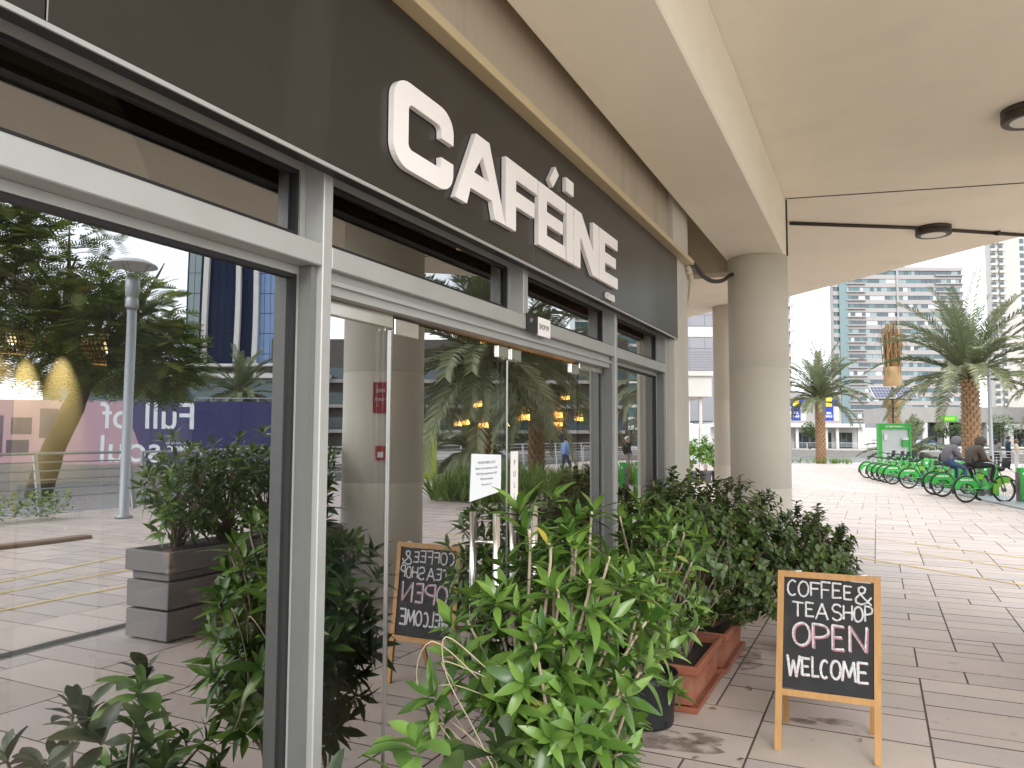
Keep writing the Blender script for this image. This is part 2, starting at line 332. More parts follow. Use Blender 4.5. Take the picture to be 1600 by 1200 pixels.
far_p.build('pavers_beyond', ['paver_joined', 'joint'], pav, 'stuff', lv=True)
# painted lines, slot drain, kerb and path strip
def ribbon(mb, pts, wd, z):
    for a, b in zip(pts, pts[1:]):
        a, b = Vector(a), Vector(b); d = (b-a).normalized(); s = Vector((-d.y, d.x))*wd/2; b2 = b+d*wd*.2
        mb.add([(a.x-s.x, a.y-s.y, z), (b2.x-s.x, b2.y-s.y, z), (b2.x+s.x, b2.y+s.y, z), (a.x+s.x, a.y+s.y, z)], [(0, 1, 2, 3)]); z += .0003
for q, pts in enumerate(([(.6, 12.75), (1.32, 12.16), (3.07, 10.77), (5.6, 8.7), (6.1, 7.4), (6.14, 4.85), (6.2, -1)],
            [(1.9, 13.15), (3.26, 12.07), (6.6, 9.2), (7.05, 8), (7.0, 5.6), (6.9, -1)],
            [(.9, 15.0), (3.43, 13.23), (7.6, 9.6), (8.2, 8.4), (7.62, 5.6), (7.5, -1)])):
    m_ = MB(); ribbon(m_, pts, .05, .004); struct(m_, 'painted_line', 'yellow_paint')
dr = thing('slot_drain', 'dark slotted drain channel set in the plaza paving beside the planter', 'drain', (4.55, 4, 0))
MB().box((4.46, -1.1, .001), (4.64, 9.2, .004)).build('channel_edge', 'steel', dr)
sg = MB()
for i in range(400): sg.box((4.49, -1.05+i*.0255, .002), (4.61, -1.05+i*.0255+.016, .007))
so_ = sg.build('grating_slot', 'black', dr, 'stuff')
kb = MB(); kb.box((10.15, -1, 0), (10.4, 8.6, .06), bev=.01)
mat('brown_stone', (.20, .125, .085), .8, var=.15, scale=5, bump=.1)
tag(kb.build('kerb', 'brown_stone'), 'low brown stone kerb edging the strip before the railing', 'kerb')
# ---------------------------------------------------------------- canopy, beam, columns
cp = [(5.3, .6), (5.3, 8.85), (4.6, 9.6), (3.25, 10.85), (2.04, 12.12), (.29, 13.95), (-1.2, 14.95), (-1.9, 15.6), (-3, 17), (-12, 17), (-12, .6)]  # unseen rear edge cut short so daylight reaches under the soffit
ce = thing('canopy', 'cream painted soffit and beam of the overhanging storey above the walkway', 'canopy', (0, 4, 4.15))
MB().prism(cp, 4.15, 4.75).build('soffit', 'ceiling_paint', ce)
cb = MB(); cb.box((.19, .62, 3.55), (.78, 8.25, 4.149), bev=.012); cb.build('beam', 'beam_paint', ce)
MB().box((-6, 8.26, 3.46), (.19, 8.5, 4.149)).build('lintel', 'stained_wall', ce)
jn = MB(); jn.bar((.785, 8.17, 4.147), (5.28, 9.08, 4.147), .012, .008); jn.bar((.79, 8.19, 3.56), (.79, 8.19, 4.14), .016, .016, upv=(1, 0, 0)); jn.build('movement_joint', 'bronze', ce)
sky_block = MB(); sky_block.box((-26, .7, 4.75), (4.9, 8.4, 58)); sky_block.box((-26, 8.4, 6), (-9, 36, 58)); sky_block.build('upper_mass', 'plaster', ce)  # unseen tower mass, added to block sky light from the plaza
cdt = MB(); cdt.tube([(.74, 9.08, 4.13), (2.0, 9.86, 4.13), (3.24, 10.79, 4.13)], .02, 8); cdt.tube([(2.9, 10.5, 4.13), (2.93, 10.52, 4.13)], .034, 8)
tag(cdt.build('conduit', 'bronze'), 'thin brown conduit running under the cream soffit to the round light', 'conduit')
for (x, y), lb in (((2.22, 10.01), 'round bronze soffit light with opal disc on the brown conduit'), ((2.66, 6.66), 'round bronze soffit light with opal disc on bare ceiling, clear of the conduit')):
    la = thing('ceiling_light', lb, 'light', (x, y, 4.15), 'round lights on the canopy soffit')
    MB().lathe([(.155, 4.055), (.185, 4.055), (.19, 4.07), (.19, 4.105), (.182, 4.11), (.182, 4.118), (.19, 4.122), (.19, 4.15)], 40, c=(x, y, 0)).build('housing', 'bronze', la)
    MB().lathe([(.0, 4.048), (.09, 4.05), (.14, 4.056), (.156, 4.064)], 40, c=(x, y, 0), cap=False).build('diffuser', 'opal', la)
def column(x, y, r, z1, lb):
    c = thing('column', lb, 'column', (x, y, 0), 'round columns carrying the canopy')
    MB().lathe([(r, 0), (r, 1.195), (r-.004, 1.2), (r, 1.205), (r, 2.395), (r-.004, 2.4), (r, 2.405), (r, z1)], 64, c=(x, y, 0)).build('shaft', 'column_paint', c)
    MB().lathe([(r+.012, .0), (r+.012, .1), (r+.002, .11)], 64, c=(x, y, 0), cap=False).build('base_band', 'plaster', c); return c
column(.49, 8.2, .297, 3.56, 'round off white column under the end of the beam, shrubs at its foot')
column(-.88, 14.62, .297, 4.16, 'round off white column under the soffit edge, behind the beam column')
co = column(3.46, 7.2, .45, 4.16, 'thick round cream column standing by itself near the fire signs')
fs_ = thing('fire_sign', 'red fire point sign on the thick cream column', 'sign', (3.05, 7.0, 1.9))
mat('red_plastic', (.42, .02, .018), .4, var=.05); mat('red_sign', (.36, .03, .03), .45, var=.03)
dq = Vector((-.60, -.80, 0)).normalized(); tq = Vector((-dq.y, dq.x, 0))
def on_col(u, z, d=.0): return Vector((3.46, 7.2, z))+dq*(.452+d)+tq*u
m_ = MB(); m_.bar(on_col(.04, 1.95, .006), on_col(.04, 2.28, .006), .16, .008, upv=dq); m_.build('sign_plate', 'red_sign', fs_)
m_ = MB(); put_text(m_, 'FIRE', .055, on_col(.04, 2.17, .0115), tq, (0, 0, 1), align='CENTER'); m_.build('lettering', 'paper', fs_); m_ = MB(); put_text(m_, 'POINT', .045, on_col(.04, 2.08, .0115), tq, (0, 0, 1), align='CENTER'); m_.build('lettering', 'paper', fs_)
cp_ = thing('fire_call_point', 'small red fire alarm call point box below the fire sign', 'alarm', on_col(0, 1.5, .0))
m_ = MB(); m_.bar(on_col(.04, 1.45, .02), on_col(.04, 1.6, .02), .11, .05, upv=dq); m_.build('box', 'red_plastic', cp_)
m_ = MB(); m_.bar(on_col(.04, 1.48, .047), on_col(.04, 1.54, .047), .06, .006, upv=dq); m_.build('break_glass', 'paper', cp_)
# ---------------------------------------------------------------- the cafe shop front
cf = thing('cafe_building', 'cafe shop front with dark fascia, silver framed windows and glass doors', 'building', (-3, 2.5, 0))
glass_mat('coated_glass', (.50, .54, .52), .42, 1.0, dust=.02); glass_mat('clear_glass', (.93, .96, .95), .03, .9)
glass_mat('toplight_glass', (.50, .54, .52), .25, 1.0); glass_mat('door_glass', (.62, .66, .64), .42, 1.0, dust=.02)
YB0, YB1 = -2.5, 5.94
# walls
m_ = MB(); m_.box((-.35, 6.0, 0), (.14, 6.5, 4.14)); m_.build('pilaster', 'plaster', cf)
m_ = MB(); m_.box((-.30, YB0, 2.6), (.10, 5.995, 4.145)); m_.build('upper_wall', 'stained_wall', cf)
m_ = MB(); m_.box((-.30, 6.505, 3.2), (.06, 6.9, 4.14)); m_.box((-9, 6.51, 0), (-.36, 6.9, 4.14)); m_.build('end_wall', 'plaster', cf)
m_ = MB(); m_.box((-9.3, YB0-.3, 0), (-9.0, 6.9, 3.6)); m_.box((-9, YB0-.3, 0), (-.02, YB0, 4.1)); m_.build('back_wall', mat('inner_wall', (.36, .32, .27), .8, var=.06, scale=2), cf)
m_ = MB(); m_.box((-9, YB0, 3.4), (-.32, 6.5, 3.5)); m_.build('inner_ceiling', mat('inner_ceiling', (.16, .15, .13), .8, var=.05), cf)
m_ = MB(); m_.box((-9, YB0, .0), (-.06, 6.5, .012)); m_.build('inner_floor', mat('inner_floor', (.20, .17, .145), .4, var=.1, scale=3), cf)
m_ = MB(); m_.box((-.08, YB0, .0), (.06, 1.79, .09)); m_.build('sill', 'alu', cf); m_ = MB(); m_.box((-.08, 4.70, .0), (.06, 5.98, .09)); m_.build('sill', 'alu', cf)
# fascia panels with real seams
ys = [YB0, .898, 3.214, 5.45, 6.07]
for a, b in zip(ys, ys[1:]):
    m_ = MB(); m_.box((.10, a+.0015, 2.49), (.155, b-.0015, 3.146), bev=.002); m_.build('fascia_panel', 'fascia', cf)
m_ = MB(); m_.box((.012, YB0, 2.545), (.099, 6.0, 2.62)); m_.build('head_recess', 'black', cf)
m_ = MB(); m_.box((.1005, YB0, 2.484), (.150, 6.07, 2.4895)); m_.build('underside', 'black', cf); m_ = MB(); m_.box((.1505, YB0, 2.478), (.1565, 6.07, 2.4895)); m_.build('drip_edge', 'alu', cf)
# frame: head, transom, mullions
def fr(name, a, b, m='alu', bev=.003): x = MB(); x.box(a, b, bev=bev); return x.build(name, m, cf)
fr('head_frame', (-.03, YB0, 2.527), (.075, 5.98, 2.60), 'alu_dark')
for a, b in ((YB0, 1.80), (1.845, 4.639), (4.686, 5.935)):
    fr('transom', (-.03, a, 2.207), (.09, b, 2.274))
for y, lo in ((YB0, 0), (1.80, 0), (4.64, 0), (5.94, 0)): fr('mullion', (-.03, y+.0005, lo), (.0915, y+.0435, 2.56))
fr('mullion', (-.03, 3.25, 2.2745), (.0885, 3.30, 2.56))
def window(y0, y1, z0, z1, w_=.024, gm='coated_glass', name='window'):
    f = MB(); X0_, X1_ = -.02, .022
    f.box((X0_, y0, z0), (X1_, y0+w_, z1)); f.box((X0_, y1-w_, z0), (X1_, y1, z1)); f.box((X0_, y0+w_, z0), (X1_-.001, y1-w_, z0+w_)); f.box((X0_, y0+w_, z1-w_), (X1_-.001, y1-w_, z1))
    o = f.build(name, 'alu', cf); g = MB(); q = w_
    for a, b in (((y0+q, z0+q), (y0+q+.012, z1-q)), ((y1-q-.012, z0+q), (y1-q, z1-q)), ((y0+q+.012, z1-q-.012), (y1-q-.012, z1-q)), ((y0+q+.012, z0+q), (y1-q-.012, z0+q+.012))):
        g.box((-.004, a[0]+.0003, a[1]+.0003), (.015, b[0]-.0003, b[1]-.0003))
    g.build('gasket', 'gasket', o)
    p = MB(); a, b, c, d = y0+q+.010, y1-q-.010, z0+q+.010, z1-q-.010
    p.box((-.008, a, c), (0., b, d)); p.m = [1, 0, 1, 1, 1, 1]; p.build('pane', [gm, 'clear_glass'], o)
for y0, y1 in ((YB0+.05, 1.7995), (4.687, 5.939)):
    window(y0, y1, .09, 2.206)
for y0, y1 in ((YB0+.05, 1.7995), (1.846, 3.249), (3.301, 4.639), (4.687, 5.939)): window(y0, y1, 2.275, 2.526, gm='toplight_glass', name='toplight')
# deep mullion cheeks beside the panes (grey returns)
for y in (1.775, 4.615, 5.915, 4.687): fr('mullion_cheek', (.023, y, .09), (.07, y+.023, 2.205), 'alu_dark', 0)
# glass doors and side lights
m_ = MB(); m_.box((-.03, 1.846, 2.135), (.06, 4.638, 2.206)); m_.box((-.03, 1.846, 2.1645), (.072, 4.638, 2.178)); m_.build('door_head', 'alu', cf)
def leaf(name, y0, y1, z0, z1):
    p = MB(); p.box((-.008, y0, z0), (.0045, y1, z1)); p.m = [1, 0, 1, 1, 1, 1]; return p.build(name, ['door_glass', 'clear_glass'], cf)
def fit(par, y0, y1, z0, z1, m='chrome', name='patch_fitting'):
    q = MB(); q.box((-.022, y0, z0), (.016, y1, z1), bev=.003); return q.build(name, m, par)
s1 = leaf('side_light', 1.848, 2.277, .02, 2.13); fit(s1, 1.85, 2.285, 2.085, 2.134, name='top_rail')
m_ = MB(); m_.box((-.009, 2.2775, .02), (.012, 2.284, 2.08)); m_.build('edge_strip', 'steel', s1)
d1 = leaf('door', 2.292, 3.247, .015, 2.12); fit(d1, 2.295, 2.455, 2.065, 2.125); fit(d1, 3.13, 3.235, 2.065, 2.12); fit(d1, 2.295, 2.455, .012, .07)
d2 = leaf('door', 3.259, 4.19, .015, 2.12); fit(d2, 3.272, 3.385, 2.065, 2.12); fit(d2, 4.06, 4.185, 2.065, 2.12); fit(d2, 4.03, 4.185, .012, .07)
m_ = MB(); m_.box((-.010, 3.2475, .02), (.008, 3.2525, 2.06)); m_.build('edge_seal', 'steel', d1)
m_ = MB(); m_.box((-.009, 3.2535, .02), (.006, 3.2585, 2.06)); m_.build('edge_seal', 'gasket', d2)
s2 = leaf('side_light', 4.20, 4.612, .02, 2.13); fit(s2, 4.195, 4.612, 2.10, 2.134, name='top_rail')
for d, y in ((d1, 3.03), (d2, 3.44)):
    h = MB(); h.tube([(.062, y, .55), (.062, y, 1.37)], .016, 14)
    for z in (.68, 1.24): h.tube([(-.01, y, z), (.062, y, z)], .008, 8)
    h.build('handle', 'chrome', d)
# trunking, hose, pipe
tk = MB(); tk.box((.1005, YB0, 3.147), (.22, 4.06, 3.19), bev=.003); tk.box((.1005, 4.062, 3.1475), (.219, 6.42, 3.189), bev=.003)
tag(tk.build('cable_trunking', 'trunking'), 'long ochre cable trunking fixed along the top of the dark fascia', 'trunking')
hs = MB()
P = [Vector(p) for p in ((.17, 6.35, 3.17), (.215, 6.46, 3.155), (.225, 6.75, 3.12), (.23, 7.15, 3.15), (.245, 7.6, 3.24), (.265, 7.95, 3.36), (.30, 8.05, 3.38))]
def smooth_path(P, n=6):
    o = []
    for i in range(len(P)-1):
        p0, p1, p2, p3 = P[max(i-1, 0)], P[i], P[i+1], P[min(i+2, len(P)-1)]
        for j in range(n):
            t = j/n; o.append(.5*((2*p1)+(p2-p0)*t+(2*p0-5*p1+4*p2-p3)*t*t+(3*p1-p0-3*p2+p3)*t**3))
    return o+[P[-1]]
hs.tube(smooth_path(P), .02, 10); tag(hs.build('hose', 'rubber'), 'black flexible hose sagging from the trunking end to the round column', 'hose')
pp = MB(); pp.tube(smooth_path([Vector(p) for p in ((.16, 6.40, 3.15), (.17, 6.47, 3.10), (.165, 6.53, 3.03), (.15, 6.54, 2.9), (.10, 6.56, 2.80), (.05, 6.58, 2.75))]), .022, 10); pp.lathe([(.028, 3.08), (.028, 3.12)], 12, c=(.165, 6.46, 0))
tag(pp.build('drain_pipe', 'cream_pipe'), 'short cream drain pipe bending behind the pilaster at the trunking end', 'pipe')
# ---------------------------------------------------------------- raised shop sign letters
sg = thing('shop_sign', 'raised white capital letters spelling the cafe name on dark fascia', 'sign', (.16, 3.2, 2.49))
def TX(y, z, d): return (.156+d, y, z)
ZT, ZB = 2.89, 2.59
def letter(polys, depth=.021):
    m_ = MB()
    for p in polys:
        n_ = len(p); vs = [(.158, y, z) for y, z in p]+[(.158+depth, y, z) for y, z in p]
        bmx = bmesh.new(); f = bmx.faces.new([bmx.verts.new((0, y, z)) for y, z in p]); f.normal_update(); bmx.verts.index_update()
        tr = bmesh.ops.triangulate(bmx, faces=[f])['faces']; tri = [[v.index for v in q.verts] for q in tr]; bmx.free()
        m_.add(vs, [tuple(n_+i for i in q) for q in tri], 0); m_.add(vs, [tuple(i for i in q) for q in tri]+[(i, (i+1) % n_, n_+(i+1) % n_, n_+i) for i in range(n_)], 1)
    return m_.build('letter', ['white_acrylic', 'white_side'], sg)
def arc(cx, cz, r, a0, a1, n_=7, ky=1.25): return [(cx+r*ky*math.cos(R(a0+(a1-a0)*i/n_)), cz+r*math.sin(R(a0+(a1-a0)*i/n_))) for i in range(n_+1)]
y0, y1, s, sz = 2.03, 2.42, .088, .072; ro, ri = .075, .02
letter([arc(y1-ro*1.25, ZT-ro, ro, 0, 90)+arc(y0+ro*1.25, ZT-ro, ro, 90, 180)+arc(y0+ro*1.25, ZB+ro, ro, 180, 270)+arc(y1-ro*1.25, ZB+ro, ro, 270, 360)+[(y1, ZB+.115), (y1-s, ZB+.115)]
        +arc(y1-s-ri*1.25, ZB+sz+ri, ri, 360, 270)+arc(y0+s+ri*1.25, ZB+sz+ri, ri, 270, 180)+arc(y0+s+ri*1.25, ZT-sz-ri, ri, 180, 90)+arc(y1-s-ri*1.25, ZT-sz-ri, ri, 90, 0)+[(y1-s, ZT-.115), (y1, ZT-.115)]])
letter([[(2.434, ZB), (2.527, ZB), (2.556, ZB+.075), (2.738, ZB+.075), (2.766, ZB), (2.863, ZB), (2.712, ZT), (2.59, ZT), (2.584, ZB+.147), (2.705, ZB+.147), (2.648, ZT-.07), (2.584, ZB+.147), (2.59, ZT)]]) if False else \
letter([[(2.434, ZB), (2.527, ZB), (2.583, ZB+.14), (2.653, ZT-.075), (2.653, ZT), (2.596, ZT)], [(2.863, ZB), (2.711, ZT), (2.6535, ZT), (2.6535, ZT-.075), (2.711, ZB+.14), (2.766, ZB)], [(2.5555, ZB+.07), (2.739, ZB+.07), (2.7115, ZB+.1395), (2.5835, ZB+.1395)]])
def rects(*q): return [[(a, c), (b, c), (b, d), (a, d)] for a, b, c, d in q]
letter([[(2.866, ZB), (2.968, ZB), (2.968, ZB+.11), (3.168, ZB+.11), (3.168, ZB+.178), (2.968, ZB+.178), (2.968, ZT-.072), (3.205, ZT-.072), (3.205, ZT), (2.866, ZT)]])
def E(y0, y1, s): return [[(y0, ZB), (y1, ZB), (y1, ZB+.066), (y0+s, ZB+.066), (y0+s, ZB+.118), (y1-.035, ZB+.118), (y1-.035, ZB+.180), (y0+s, ZB+.180), (y0+s, ZT-.066), (y1, ZT-.066), (y1, ZT), (y0, ZT)]]
letter(E(3.214, 3.557, .10)); letter([[(3.345, ZT+.048), (3.39, ZT+.022), (3.466, ZT+.105), (3.42, ZT+.135)]])
letter(rects((3.573, 3.668, ZB, ZT))); letter(rects((3.565, 3.672, ZT+.055, ZT+.128)))
letter([[(3.676, ZB), (3.772, ZB), (3.772, ZT-.13), (3.966, ZB), (4.069, ZB), (4.069, ZT), (3.975, ZT), (3.975, ZB+.135), (3.79, ZT), (3.676, ZT)]]); letter(E(4.08, 4.42, .10))
m_ = MB(); put_text(m_, 'CLUB', .058, (.166, 4.225, 2.508), (0, 1, 0), (0, 0, 1), ext=.006, squeeze=1.12); m_.build('small_lettering', 'white_acrylic', sg)
# number plate on the transom, notices on the doors
pl = thing('shop_number_plate', 'small black and white number plate on the silver transom', 'sign', (.09, 3.5, 2.2))
m_ = MB(); m_.box((.0905, 3.27, 2.20), (.096, 3.40, 2.285)); m_.build('dark_plate', 'black', pl); m_ = MB(); m_.box((.0905, 3.402, 2.195), (.0975, 3.555, 2.285)); m_.build('white_plate', 'white_acrylic', pl)
m_ = MB(); put_text(m_, 'SHOP 09', .036, (.0982, 3.414, 2.228), (0, 1, 0), (0, 0, 1), bold=.0006, squeeze=.86); m_.build('lettering', 'ink', pl)
m_ = MB(); put_text(m_, 'JLT', .022, (.0965, 3.31, 2.25), (0, 1, 0), (0, 0, 1)); m_.build('lettering', 'white_side', pl)
pn = thing('notice', 'white paper notice taped to the glass door, slightly skewed', 'notice', (.01, 3.05, 1.45))
m_ = MB(); A_ = [(2.90, 1.628), (3.185, 1.618), (3.183, 1.452), (2.885, 1.425)]
vs = [(.0055, y, z) for y, z in A_]+[(.0065, y, z) for y, z in A_]; m_.add(vs, [(3, 2, 1, 0), (4, 5, 6, 7), (0, 1, 5, 4), (1, 2, 6, 5), (2, 3, 7, 6), (3, 0, 4, 7)]); m_.build('sheet', 'paper', pn)
m_ = MB()
for i, (s, sz) in enumerate((('WE ARE HIRING STAFF', .0165), ('Barista: 2 years experience in UAE', .0150), ('Chef: 2 years experience in UAE', .0150), ('Waiter and waitress', .0150), ('Please send your CV', .0115))):
    put_text(m_, s, sz, (.0072, 3.04, 1.582-i*.0235), (0, 1, 0), (0, 0, 1), align='CENTER', squeeze=1.0)
m_.build('lettering', 'ink', pn)
ps = thing('pull_sign', 'narrow white vertical door strip lettered PULL', 'sign', (.01, 3.33, 1.3))
m_ = MB(); m_.box((.0052, 3.288, 1.36), (.0065, 3.37, 1.632)); m_.build('strip', 'white_acrylic', ps)
for i, s in enumerate('PULL'): m_ = MB(); put_text(m_, s, .038, (.0072, 3.329, 1.565-i*.052), (0, 1, 0), (0, 0, 1), align='CENTER'); m_.build('letter', 'ink', ps)
# ---------------------------------------------------------------- chalk lettering (stroke font)
def arcp(cx, cy_, rx, ry, a0, a1, n_=12): return [(cx+rx*math.cos(R(a0+(a1-a0)*i/n_)), cy_+ry*math.sin(R(a0+(a1-a0)*i/n_))) for i in range(n_+1)]
SF = {'C': [arcp(.52, .5, .5, .5, 55, 305)], 'O': [arcp(.5, .5, .5, .5, 80, 440, 18)], 'F': [[(.05, 0), (0, 1), (1, .98)], [(.02, .52), (.8, .54)]],
      'E': [[(1, .02), (.04, 0), (0, 1), (.95, .98)], [(.02, .52), (.8, .52)]], 'T': [[(0, 1), (1, .97)], [(.5, .98), (.52, 0)]], 'A': [[(0, 0), (.5, 1), (1, 0)], [(.2, .36), (.82, .36)]],
      'S': [arcp(.5, .75, .46, .25, 30, 270, 10)+arcp(.5, .25, .5, .25, 90, -150, 10)], 'H': [[(0, 1), (.03, 0)], [(1, 1), (.97, 0)], [(.02, .5), (.98, .5)]],
      'P': [[(.05, 0), (0, 1)]+arcp(.3, .72, .68, .28, 85, -88, 10)+[(.04, .42)]], 'N': [[(.02, 0), (0, 1), (.95, .02), (1, 1)]], 'W': [[(0, 1), (.25, 0), (.5, .78), (.75, 0), (1, 1)]],
      'L': [[(0, 1), (.04, 0), (1, .03)]], 'M': [[(0, 0), (.12, 1), (.5, .2), (.86, 1), (1, 0)]],
      '&': [[(1, .42), (.72, .12), (.4, .0), (.12, .1), (.05, .3), (.25, .5), (.62, .72), (.66, .92), (.45, 1.02), (.24, .92), (.26, .74), (.55, .4), (1, .02)]]}
mat('chalk', (.70, .70, .71), .95, var=.25, scale=60, bump=.5, bscale=300, dirt=((.12, .12, .125), 90, .55)); mat('pink_chalk', (.42, .19, .25), .95, var=.25, scale=60, dirt=((.10, .08, .09), 90, .55))
mat('slate', (.013, .0135, .0145), .7, var=.25, scale=8, dirt=((.05, .05, .052), 6, .5))
mat('pine', (.46, .25, .085), .5, var=.16, scale=7, stretch=(6, 6, .8), bump=.03, bscale=90)
ab = thing('chalkboard_sign', 'wooden A-frame chalkboard advertising coffee and tea, standing on the pavement', 'sign board', (1.29, 4.75, 0))
foot = Vector((1.285, 4.545, 0)); ux = Vector((.9994, .034, 0)).normalized(); top = Vector((1.305, 4.70, .952)); uv = (top-foot).normalized(); nn = uv.cross(ux).normalized()*-1
if nn.y > 0: nn = -nn
H_ = .96; W2 = .265
def bp(u, v, d=0.): return foot+ux*u+uv*v+nn*d
def bbar(name, a, b, wd, th, m='pine', par=ab): x = MB(); x.bar(a, b, wd, th, upv=nn); return x.build(name, m, par)
for sgn in (-1, 1):
    bbar('leg', bp(sgn*(W2-.017), .0), bp(sgn*(W2-.017), H_), .034, .022)
bbar('rail', bp(-W2+.0345, H_-.018), bp(W2-.0345, H_-.018), .034, .0215); bbar('rail', bp(-W2+.0345, .305), bp(W2-.0345, .305), .034, .0215)
bk0, bk1 = Vector((1.27, 5.0, 0)), Vector((1.30, 4.735, .93))
for sgn in (-1, 1):
    x = MB(); x.bar(bk0+ux*sgn*(W2-.03), bk1+ux*sgn*(W2-.03), .03, .018, upv=(0, 1, 0)); x.build('leg', 'pine', ab)
x = MB(); x.bar(bk0.lerp(bk1, .36)-ux*(W2-.046), bk0.lerp(bk1, .36)+ux*(W2-.046), .03, .017, upv=(0, 1, 0)); x.build('rail', 'pine', ab)
x = MB(); x.bar(bk0.lerp(bk1, .42), bk0.lerp(bk1, .97), 2*W2-.1, .006, upv=(0, 1, 0)); x.build('back_panel', 'slate', ab)
for sgn in (-1, 1):
    x = MB(); p = bp(sgn*.17, H_+.001); x.tube([p-ux*.03+Vector((0, .014, -.003)), p+ux*.03+Vector((0, .014, -.003))], .007, 8); x.build('hinge', 'steel', ab)
PW, P0, P1 = 2*W2-.068, .322, H_-.035
x = MB(); x.bar(bp(0, P0), bp(0, P1), PW, .008, upv=nn); brd = x.build('blackboard', 'slate', ab)
rc = random.Random(3)
def chalk(word_boxes, wd, mi, off=(0, 0), mult=1):
    m_ = MB()
    for ch, u0, u1, v0, v1 in word_boxes:
        for st in SF[ch]:
            for rep in range(mult):
                j = .004*rep
                pts = [Vector((u0+(u1-u0)*a+off[0]+j+rc.uniform(-.0015, .0015), v1+(v0-v1)*b+off[1]+j*.5+rc.uniform(-.002, .002), 0)) for a, b in st]
                pp_ = smooth_path(pts, 3) if len(pts) < 9 and ch in 'S&' else pts
                ww = [bp((p.x-.5)*PW, P1-p.y*(P1-P0), .0044+.0002*rc.random()) for p in pp_]; run = [ww[0]]
                for i_ in range(1, len(ww)):
                    run.append(ww[i_]); end = i_ == len(ww)-1
                    if end or (ww[i_]-ww[i_-1]).angle(ww[i_+1]-ww[i_], 0) > .7:
                        d0, d1 = (run[1]-run[0]).normalized(), (run[-1]-run[-2]).normalized(); R3 = [run[0]-d0*wd*.5]+run+[run[-1]+d1*wd*.5]
                        m_.tube(R3, [wd*.55]+[wd*rc.uniform(.85, 1.15) for _ in run]+[wd*.55], 8, mi, sq=(nn, .18)); run = [ww[i_]]
    return m_
def lay(s, xs, v0, v1, jit=.012): return [(c, a, b, v0+rc.uniform(-jit, jit), v1+rc.uniform(-jit, jit)) for c, (a, b) in zip(s, xs)]
l1 = lay('COFFEE', [(.04, .15), (.165, .28), (.305, .405), (.425, .525), (.55, .645), (.675, .76)], .035, .165)+[('&', .79, .97, .045, .20)]
l2 = lay('TEASHOP', [(.10, .22), (.25, .34), (.365, .50), (.545, .65), (.67, .765), (.785, .88), (.90, .985)], .215, .35)
l3 = lay('OPEN', [(.11, .30), (.33, .51), (.55, .67), (.735, .92)], .40, .605, .008); l4 = lay('WELCOME', [(.05, .19), (.215, .30), (.33, .40), (.42, .51), (.535, .64), (.66, .80), (.825, .93)], .705, .87)
chalk(l3, .0062, 0, (.012, .009), 1).build('chalk_lettering', 'pink_chalk', brd); chalk(l4, .0030, 0, (.011, .009)).build('chalk_lettering', 'pink_chalk', brd)
for l_, w_, mm in ((l1, .0052, 1), (l2, .0052, 1), (l3, .0062, 2), (l4, .0062, 2)): chalk(l_, w_, 0, (0, 0), mm).build('chalk_lettering', 'chalk', brd)
# ---------------------------------------------------------------- plants
leaf_mat('leaf_glossy', (.045, .110, .018), (.175, .300, .055), .27, .22, (.40, .30, .05)); leaf_mat('leaf_ficus', (.045, .090, .026), (.130, .200, .050), .38, .15, (.28, .22, .05))
leaf_mat('leaf_pale', (.13, .26, .055), (.21, .36, .08), .4, .25); leaf_mat('leaf_strap', (.09, .19, .03), (.27, .38, .08), .42, .25, (.42, .34, .14))
leaf_mat('leaf_feather', (.085, .14, .028), (.22, .26, .055), .6, .35, (.28, .24, .05)); leaf_mat('leaf_palm', (.12, .15, .075), (.235, .26, .14), .5, .2, (.33, .27, .14))
leaf_mat('leaf_shade', (.022, .042, .012), (.060, .095, .025), .4, .08); leaf_mat('leaf_dry', (.20, .12, .05), (.34, .22, .10), .8, .2); leaf_mat('leaf_far', (.06, .105, .035), (.13, .175, .06), .7, .2)  # leaf_shade has the backlit darkness painted into its leaf colour
mat('bark', (.26, .20, .14), .9, var=.25, scale=20, bump=.4, bscale=60); mat('bark_pale', (.46, .38, .27), .8, var=.15, scale=20, bump=.2); mat('soil', (.035, .025, .018), .95, var=.3, scale=30, bump=.6, bscale=60)
def leaf_shape(Ln, W, prof, fold=.35, curl=.3, n_=4, wob=0.):
    vs = []; fs = []
    for i in range(n_+1):
        t = i/n_; wv = W*prof(t); y = Ln*t*(1-.12*curl*t); z = -curl*Ln*.45*t*t
        up_z = abs(wv)*fold; vs += [(-wv, y, z+up_z+wob*math.sin(t*7)*W), (0, y, z), (wv, y, z+up_z-wob*math.sin(t*6+1)*W)]
    for i in range(n_): a = i*3; fs += [(a, a+1, a+4, a+3), (a+1, a+2, a+5, a+4)]
    return vs, fs
ell = lambda t: max(.03, math.sin(math.pi*min(1, t*1.0))**.85*(1-.15*t)) if 0 < t < 1 else .02
lanc = lambda t: (.02 if t in (0, 1) else max(.03, math.sin(math.pi*t**.9)**.9*(1.08-.3*t)))
obo = lambda t: (.12 if t == 0 else max(.25, math.sin(math.pi*(.10+.80*t**1.25))))*(1 if t < .99 else .55)
strap = lambda t: max(.08, (1-t**3)*(.6+.4*math.sin(math.pi*min(t*1.3, 1))))
def leaf_set(name, Ln, W, prof, m, n_, k=4, fold=.35):
    out = []; r_ = random.Random(len(name))
    for i in range(k):
        mb = MB(); vs, fs = leaf_shape(Ln, W, prof, fold*r_.uniform(.5, 1.3), r_.uniform(.15, .7), n_, .12); mb.add(vs, fs, 0, True); me = mb.mesh('leaf'); me.materials.append(MATS[m]); out.append((me, vs, fs))
    return out
